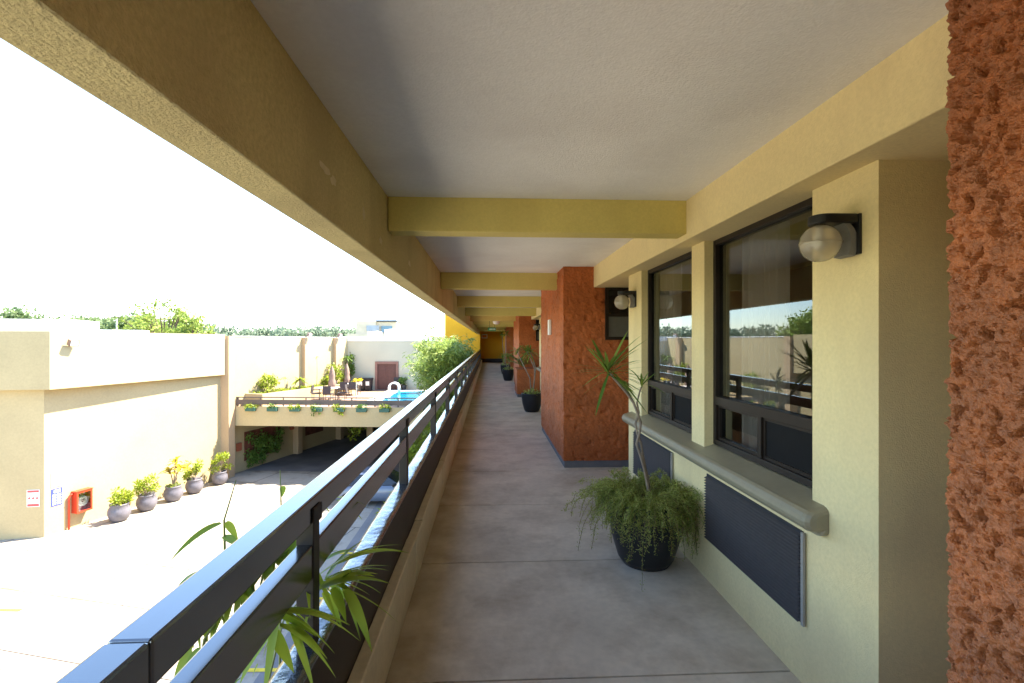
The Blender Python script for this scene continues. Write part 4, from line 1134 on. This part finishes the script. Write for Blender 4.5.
# five grey pots along the blank wall
def urn(x, y, s, kind, ht, label, seed):
    rng = random.Random(seed); t = thing('potted_plant', label, 'plant', (x, y, G), 'round grey pots along the blank wall')
    m = MB(); m.lathe([(a, b) for a, b in pot_profile(.40 * s, .72 * s, 'urn')], (x, y, G), 28); m.build('pot', POTG, t, smooth=True)
    z = G + .66 * s; m = MB(); st = MB()
    if kind == 'bush':
        for k in range(16):
            a = rng.uniform(0, 6.28); q = rng.random() ** .6 * .42; zz = rng.uniform(.1, 1) * ht
            st.tube([(x, y, z), (x + q * .5 * math.cos(a), y + q * .5 * math.sin(a), z + zz * .6), (x + q * math.cos(a), y + q * math.sin(a), z + zz)], .008, 4)
            m.cloud((x + q * math.cos(a), y + q * math.sin(a), z + zz), (.15, .15, .15), 44, .13, .055, rng, -.4)
        m.build('foliage', L_LIME, t)
    else:
        m.cloud((x, y, z + .05), (.3, .3, .1), 120, .12, .05, rng); m.build('ground_leaves', L_LIME, t); m = MB()
        for dx, hh in ((-.07, ht * .62), (.05, ht * .95), (.12, ht * .72)):
            st.tube([(x, y, z), (x + dx, y, z + hh * .5), (x + dx * 1.8, y + dx, z + hh)], [.03, .025, .02], 6)
            for i in range(16):
                az = rng.uniform(0, 6.28); d = Vector((math.cos(az), math.sin(az), rng.uniform(.0, 1.3)))
                m.blade((x + dx * 1.8, y + dx, z + hh - rng.uniform(0, .25)), d, rng.uniform(.4, .62), .13, .5, 4)
        m.build('leaves', L_GOLD, t)
    st.build('stems', BARK, t)
    return t
urn(-15.25, 20.85, 1.0, 'bush', .62, 'grey pot with a low bushy plant, nearest the fire hose cabinet', 51)
urn(-15.0, 22.1, .98, 'bush', .92, 'grey pot with a bushy plant, second from the fire hose cabinet', 52)
urn(-14.65, 23.35, .98, 'tall', 1.35, 'grey pot with a tall golden leaved plant, the middle of the row', 53)
urn(-14.38, 24.5, .96, 'bush', .85, 'grey pot with a narrow bushy plant, just right of the golden one', 54)
urn(-13.95, 25.95, .92, 'bush', .95, 'grey pot with a lime plant standing before the tan column', 55)

# fire hose cabinet, pipe, signs
wdv = (Vector(B) - Vector(A)).normalized(); wnv = Vector((wdv.y, -wdv.x))
def cw(s, o, z): p = Vector(A) + wdv * s + wnv * o; return (p.x, p.y, z)
def cwp(s0, s1, o0, o1): return [cw(s0, o0, 0)[:2], cw(s1, o0, 0)[:2], cw(s1, o1, 0)[:2], cw(s0, o1, 0)[:2]]
fc = thing('fire_hose_cabinet', 'red fire hose cabinet with a glass front on the blank sunlit wall', 'cabinet', cw(1.25, .12, -4.9))
z0, z1, s0, s1 = -5.20, -4.36, .92, 1.50
m_ = MB(); m_.prism(cwp(s0, s1, .003, .03), z0, z1)
m_.prism(cwp(s0, s0 + .04, .03, .26), z0, z1); m_.prism(cwp(s1 - .04, s1, .03, .26), z0, z1)
m_.prism(cwp(s0 + .04, s1 - .04, .03, .26), z0, z0 + .04); m_.prism(cwp(s0 - .02, s1 + .02, .003, .30), z1 + .002, z1 + .03)
m_.build('box', REDP, fc)
m_ = MB(); t_ = .06
m_.prism(cwp(s0, s0 + t_, .262, .285), z0, z1); m_.prism(cwp(s1 - t_, s1, .262, .285), z0, z1)
m_.prism(cwp(s0 + t_, s1 - t_, .262, .285), z0, z0 + t_); m_.prism(cwp(s0 + t_, s1 - t_, .262, .285), z1 - t_, z1)
m_.build('door_frame', REDP, fc)
m_ = MB(); m_.prism(cwp(s0 + t_, s1 - t_, .268, .274), z0 + t_, z1 - t_); m_.build('door_glass', CABG, fc)
m_ = MB(); c = Vector(cw((s0 + s1) / 2, .14, -4.78)); pts = []
for i in range(70):
    a = i * .55; r = .08 + .0019 * i
    q = Vector((wdv.x * math.cos(a) * r, wdv.y * math.cos(a) * r, math.sin(a) * r)); pts.append(c + q + Vector((wnv.x, wnv.y, 0)) * (.02 * math.sin(i * .3)))
m_.tube(pts, .022, 6); m_.build('hose', mat('canvas_hose', (.62, .55, .45), .9), fc)
m_ = MB(); m_.tube([cw(.78, .08, G), cw(.78, .08, -4.50), cw(.84, .10, -4.43), cw(.925, .12, -4.43)], .035, 8)
tag(recentre(m_.build('fire_pipe', REDP, smooth=True), cw(.86, .08, G)), 'thin red water pipe rising from the ground to the fire hose cabinet', 'pipe')
t = thing('blue_sign', 'small blue notice with a pale grid on the sunlit wall above the pipe', 'sign', cw(.62, .01, -4.6))
m_ = MB(); m_.prism(cwp(.22, .60, .004, .016), -4.72, -4.06); m_.build('board', SIGNB, t)
m_ = MB()
for i in range(7):
    z = -4.67 + .062 * i
    m_.prism(cwp(.26, .37, .0165, .02), z, z + .022); m_.prism(cwp(.40, .56, .0165, .02), z, z + .018)
m_.prism(cwp(.31, .53, .0165, .02), -4.22, -4.11); m_.build('pale_grid', WHITE, t)
t = thing('faded_notice', 'faded pale green notice above the blue sign on the sunlit wall', 'sign', cw(.62, .01, -3.9))
m_ = MB(); m_.prism(cwp(.22, .60, .004, .014), -3.98, -3.42); m_.build('board', mat('faded_green', (.62, .68, .58), .7), t)
m_ = MB()
for i in range(4): m_.prism(cwp(.27, .55, .0145, .018), -3.92 + .12 * i, -3.88 + .12 * i)
m_.build('faint_lines', mat('faint_line', (.45, .62, .52), .7), t)
# warning sign on the shaded end of the building
nd_ = (Vector(A) - Vector(E)).normalized(); nn_ = Vector((nd_.y, -nd_.x))
def ew(s, o): p = Vector(A) - nd_ * s + nn_ * o; return (p.x, p.y)
def ewp(s0, s1, o0, o1): return [ew(s0, o0), ew(s1, o0), ew(s1, o1), ew(s0, o1)]
t = thing('warning_sign', 'white sign with red bands and three red symbols on the shaded wall end', 'sign', (*ew(.35, .01), -4.6))
m_ = MB(); m_.prism(ewp(.14, .56, .004, .016), -4.62, -3.98); m_.build('board', WHITE, t)
m_ = MB(); m_.prism(ewp(.16, .54, .0165, .02), -4.08, -4.0); m_.prism(ewp(.16, .54, .0165, .02), -4.60, -4.51)
for s in (.22, .35, .48):
    a0, a1, b0, b1 = ew(s - .05, .0165), ew(s + .05, .0165), ew(s, .0165), ew(s, .0165)
    k = len(m_.v)
    m_.v += [(*a0, -4.33), (*a1, -4.33), (*b0, -4.22)]; m_.v += [(*ew(s - .05, .02), -4.33), (*ew(s + .05, .02), -4.33), (*ew(s, .02), -4.22)]
    m_.f += [(k, k + 1, k + 2), (k + 3, k + 5, k + 4), (k, k + 3, k + 4, k + 1), (k + 1, k + 4, k + 5, k + 2), (k + 2, k + 5, k + 3, k)]
m_.build('red_marks', SIGNR, t)
m_ = MB()
for i in range(3): m_.prism(ewp(.18, .52, .0165, .02), -4.46 + .035 * i, -4.445 + .035 * i)
m_.build('grey_lines', mat('print_grey', (.45, .45, .5), .7), t)

# ------------------------------------------------------------------ parked car between the planting beds
car = thing('parked_car', 'blue grey car parked below, glimpsed between the rails', 'car', (-5.0, 22.9, G))
def car_parts():
    L, Wd = 4.3, 1.75
    sec = [(-2.15, .45, .72, .74), (-2.05, .32, .86, .80), (-1.55, .28, .93, .84), (-.9, .26, .95, .86), (.8, .26, .95, .86), (1.5, .28, .88, .84), (2.0, .32, .74, .78), (2.13, .42, .62, .70)]
    m = MB(); n = 10
    for x, zl, zh, hw in sec:
        for (a, b) in ((-1, 0), (-1, .35), (-1, .75), (-.92, 1), (-.5, 1.03), (.5, 1.03), (.92, 1), (1, .75), (1, .35), (1, 0)):
            m.v.append((x, a * hw * (1.0 if b < .9 else .97), zl + (zh - zl) * b))
    for i in range(len(sec) - 1):
        for j in range(n): m.f.append((i * n + j, (i + 1) * n + j, (i + 1) * n + (j + 1) % n, i * n + (j + 1) % n))
    m.f.append(tuple(range(n))); m.f.append(tuple(range((len(sec) - 1) * n, len(sec) * n))[::-1])
    m.build('body', CARP, car, smooth=True, local=True)
    m = MB(); base = [(-1.5, .80), (-.75, .80), (.45, .80), (1.15, .80)]
    def slab(x0, x1, x2, x3, z0, z1, w0, w1):
        k = len(m.v)
        m.v += [(x0, -w0, z0), (x3, -w0, z0), (x3, w0, z0), (x0, w0, z0), (x1, -w1, z1), (x2, -w1, z1), (x2, w1, z1), (x1, w1, z1)]
        m.f.extend([(k + 3, k + 2, k + 1, k), (k + 4, k + 5, k + 6, k + 7)] + [(k + i, k + (i + 1) % 4, k + 4 + (i + 1) % 4, k + 4 + i) for i in range(4)])
    slab(-1.75, -1.05, .25, 1.05, .92, 1.40, .80, .62); m.build('window_glass', CARG, car, local=True, bevel=.03)
    m = MB(); slab(-1.12, -1.0, .2, .34, 1.385, 1.445, .655, .58); m.build('roof', CARP, car, local=True, bevel=.02)
    for sx, sy in ((-1.3, -.8), (-1.3, .8), (1.3, -.8), (1.3, .8)):
        m = MB(); m.tube([(sx, sy - .1, .32), (sx, sy + .1, .32)], .32, 20); wh = m.build('wheel', TYRE, car, local=True)
        m = MB(); m.tube([(sx, sy - .108, .32), (sx, sy + .108, .32)], .19, 14); m.build('rim', METAL, wh, local=True)
    for sy in (-.62, .62):
        m = MB(); m.obox((-2.10, sy, .72), (1, 0, 0), (0, 1, 0), (0, 0, 1), .07, .14, .09); m.build('tail_lamp', REDL, car, local=True, bevel=.02)
        m = MB(); m.obox((2.05, sy, .60), (1, 0, 0), (0, 1, 0), (0, 0, 1), .07, .15, .06); m.build('headlight', WHITE, car, local=True, bevel=.02)
        m = MB(); m.obox((.75, sy * 1.45, .98), (1, 0, 0), (0, 1, 0), (0, 0, 1), .06, .1, .06); m.build('side_mirror', LAMPB, car, local=True, bevel=.02)
car_parts()
# shrubs in the beds
rng = random.Random(77)
labs = ['grassy yellow green shrub in the near planting bed, left end', 'grassy yellow green shrub in the near planting bed, second from its left end', 'grassy yellow green shrub in the near planting bed, beside the hotel', 'low green shrub at the back left of the near planting bed', 'low green shrub at the back of the near planting bed, by the hotel']
for i, (x, y, r, h) in enumerate(((-3.6, 18.6, .6, 1.1), (-2.6, 18.7, .6, 1.2), (-1.7, 18.8, .6, 1.3), (-3.3, 20.2, .65, 1.2), (-2.1, 20.2, .65, 1.3))):
    t = shrub('bed_shrub', x, y, G + .13, r, h, 26, 50, L_LIME if i % 2 == 0 else L_LTREE, labs[i], 100 + i, 'shrub', 'shrubs in the planting beds', L=.28, W=.045)
labs = ['green shrub at the front left corner of the far planting bed', 'green shrub at the front of the far planting bed, nearer the hotel', 'taller green shrub behind the front row of the far planting bed', 'bushy green shrub at the left side of the far planting bed', 'green shrub below the bamboo clump in the far planting bed']
for i, (x, y, r, h) in enumerate(((-3.6, 25.6, .8, 1.7), (-2.2, 25.5, .85, 2.6), (-2.9, 26.6, .9, 2.9), (-3.7, 28.2, .85, 2.9), (-2.2, 29.0, .9, 3.2))):
    t = shrub('bed_shrub', x, y, G + .13, r, h, 44, 60, L_LTREE if i % 2 else L_LIME, labs[i], 120 + i, 'shrub', 'shrubs in the planting beds', L=.26, W=.06)

# tall bamboo clump rising past the railing
bc = thing('bamboo_clump', 'tall airy bamboo clump rising beyond the far part of the railing', 'bamboo', (-2.3, 27.5, G + .13))
cu = MB(); lf = MB(); rng = random.Random(62)
for i in range(46):
    bx, by_ = -2.3 + rng.uniform(-.6, .6), 27.5 + rng.uniform(-2.6, 2.8)
    az = rng.uniform(0, 6.28); lean = rng.uniform(.3, 1.5)
    dx, dy = math.cos(az) * lean, math.sin(az) * lean * 1.6
    if dx > .7: dx = .7
    hgt = rng.uniform(5.6, 7.75)
    pts = []
    for k in range(9):
        q = k / 8; pts.append(Vector((bx + dx * q ** 2.2, by_ + dy * q ** 2.2, G + .13 + hgt * (q - .06 * q ** 4))))
    cu.tube(pts, [.03 - .0033 * k for k in range(9)], 5)
    for k in range(3, 9):
        for _ in range(5):
            c = pts[k].lerp(pts[min(8, k + 1)], rng.random()) + Vector((rng.uniform(-.55, .5), rng.uniform(-.6, .6), rng.uniform(-.3, .25)))
            if c.x > -.95: c.x = -.95 - rng.random() * .3
            c.z = min(c.z, 2.02)
            for __ in range(24):
                p = c + Vector((rng.gauss(0, .15), rng.gauss(0, .15), rng.gauss(0, .11)))
                d = Vector((rng.uniform(-1, 1), rng.uniform(-1, 1), rng.uniform(-.9, .35)))
                lf.leafquad(p, d, Vector((rng.uniform(-1, 1), rng.uniform(-1, 1), 1)), rng.uniform(.20, .36), rng.uniform(.04, .075))
cu.build('culms', CULM, bc, smooth=True); lf.build('leaves', L_BTREE, bc)

# ------------------------------------------------------------------ trees and roofs beyond the walls
def tree(x, y, top, spread, label, seed, lm, name='distant_tree', leaf=.62, n=46, per=80, airy=False, group='trees beyond the walls'):
    rng = random.Random(seed); h = top - G
    t = thing(name, label, 'tree', (x, y, G), group)
    m = MB(); lf = MB(); r0 = .05 * h * .55
    m.tube([(x, y, G), (x + .1, y, G + h * .3), (x, y + .1, G + h * .52)], [r0, r0 * .75, r0 * .55], 8)
    for i in range(n):
        az = rng.uniform(0, 6.28); q = rng.random() ** .55
        zz = rng.uniform(.52, .97) if not airy else rng.uniform(.5, 1.0)
        lim = math.sqrt(max(.04, 1 - ((zz - .66) / .36) ** 2))
        cx = x + spread * q * lim * math.cos(az); cy = y + spread * q * lim * math.sin(az); cz = G + h * zz
        if i % (1 if airy else 3) == 0:
            m.tube([(x, y, G + h * .5), ((x + cx) / 2, (y + cy) / 2, G + h * (.5 + (zz - .5) * .6)), (cx, cy, cz)], [r0 * .4, r0 * .22, r0 * .08], 5)
        rr = spread * (.30 if not airy else .20) * rng.uniform(.7, 1.25)
        lf.cloud((cx, cy, cz), (rr, rr, rr * (.6 if not airy else .28)), per, leaf, leaf * .55, rng)
    m.build('trunk', BARKD, t); lf.build('crown', lm, t)
    return t
tree(-74.5, 79, 6.5, 4.8, 'tree with a broad dark crown, leftmost above the white roof hut', 201, L_TREE)
tree(-69, 84, 5.2, 5.6, 'low dark tree just right of the leftmost one above the roof', 202, L_TREE)
tree(-63, 82, 5.4, 5.0, 'rounded dark tree above the right end of the white roof hut', 203, L_TREE)
tree(-56.5, 78, 5.5, 5.0, 'rounded green tree between the roof hut and the lighter trees', 204, L_TREE)
tree(-49, 76, 4.9, 4.6, 'dark tree left of the yellow green one', 205, L_TREE)
tree(-37.8, 60, 4.6, 3.6, 'low yellow green tree just above the sunlit parapet', 206, L_LTREE, leaf=.45)
tree(-30.6, 47.5, 5.2, 3.9, 'airy light green tree with feathery layered branches', 207, L_LTREE, 'feathery_tree', .34, 60, 34, True)
tree(-33.5, 50, 3.5, 2.6, 'bushy light tree below the feathery one on its left', 209, L_LTREE, 'feathery_tree', .36, 44, 60)
tree(-27.4, 46, 3.8, 2.4, 'small feathery tree right of the tall airy one', 208, L_LTREE, 'feathery_tree', .32, 46, 60, True)
k = 0
for i, (u, tp, lab) in enumerate(((-64, 5.2, 'far tree right of the feathery pair, on the skyline'), (-58, 4.6, 'far low tree on the skyline left of the first terrace pilaster'), (-52, 5.2, 'far rounded tree on the skyline above the first terrace pilaster'), (-46.5, 4.4, 'far tree on the skyline between the two terrace pilasters'), (-41, 5.0, 'far tree on the skyline near the rear building corner'), (-35.5, 4.6, 'far tree on the skyline at the rear building corner'))):
    tree(u, 118 + 3 * (i % 3), tp, 6.0, lab, 220 + i, L_FAR, leaf=.8, n=40, per=60)
# unbroken belt of far woodland
m_ = MB(); rng = random.Random(9)
for i in range(620):
    a = rng.uniform(-1.0, .12); R = rng.uniform(190, 300)
    x, y = R * math.sin(a), R * math.cos(a)
    hm = 4.5 + 4.5 * abs(noise.noise(Vector((a * 26, R * .02, 1)))) + 2.0 * noise.noise(Vector((a * 90, 3, 2)))
    m_.cloud((x, y, G + rng.uniform(.1, 1) * hm * R / 230), (5, 5, 2.0), 30, 2.0, 1.5, rng)
o = m_.build('distant_woodland', L_FAR); o['kind'] = 'stuff'; o['label'] = 'belt of far woodland on the horizon'
# poles on the skyline
for i, (x, y, h, lab) in enumerate(((-43.5, 74, 9.9, 'thin utility pole right of the feathery trees on the skyline'), (-53, 72, 11.5, 'thin pale mast standing among the dark skyline trees'))):
    t = thing('utility_pole', lab, 'pole', (x, y, G), 'utility poles on the skyline')
    m_ = MB(); m_.tube([(x, y, G), (x, y, G + h)], [.14, .09], 7); m_.build('pole', BARKD if i == 0 else WHITE, t)
    m_ = MB(); m_.box(x - .7, x + .7, y - .05, y + .05, G + h - .7, G + h - .58); m_.build('crossarm', BARKD, t)
# rooftop structures behind the rear wall
fb = thing('rooftop_building', 'distant beige rooftop block with dark and blue windows behind the rear wall', 'building', (-14, 60, G))
m_ = MB(); m_.box(-17.2, -11.3, 60, 66, G, 2.55); m_.prism([(-16.2, 60.2), (-13.8, 60.2), (-13.8, 65), (-16.2, 65)], 2.55, 4.1); m_.box(-13.79, -11.4, 60.6, 65, 2.55, 4.0)
m_.build('wall', mat('far_beige', (.62, .52, .38), .9), fb)
m_ = MB(); m_.box(-14.9, -13.4, 60.05, 60.19, 2.9, 3.55); m_.build('dark_window', GREYW, fb)
m_ = MB(); m_.box(-13.2, -11.9, 60.45, 60.59, 2.75, 3.5); m_.build('blue_window', BLUEG, fb)
m_ = MB(); m_.box(-13.9, -11.3, 60.3, 65.2, 4.1, 4.3); m_.build('roof', GREYW, fb)
for i, (x, z, lab) in enumerate(((-9.6, 2.45, 'small grey rooftop unit right of the distant beige block'), (-8.2, 2.6, 'pale rooftop unit farther right above the rear wall'))):
    t = thing('rooftop_unit', lab, 'rooftop unit', (x, 52, 1.98), 'rooftop units behind the rear wall')
    m_ = MB(); m_.box(x - .5, x + .5, 41, 42, 1.985, z); m_.build('casing', GREYW if i == 0 else WHITE, t, bevel=.03)
    m_ = MB(); m_.lathe([(.3, 0), (.3, .08), (.1, .1)], (x, 41.5, z + .002), 14); m_.build('fan_cowl', LAMPG, t)
tree(-7.2, 56, 3.4, 1.6, 'lone wispy treetop above the rear wall, left of the bamboo', 240, L_TREE, 'distant_tree', .28, 9, 22, True)
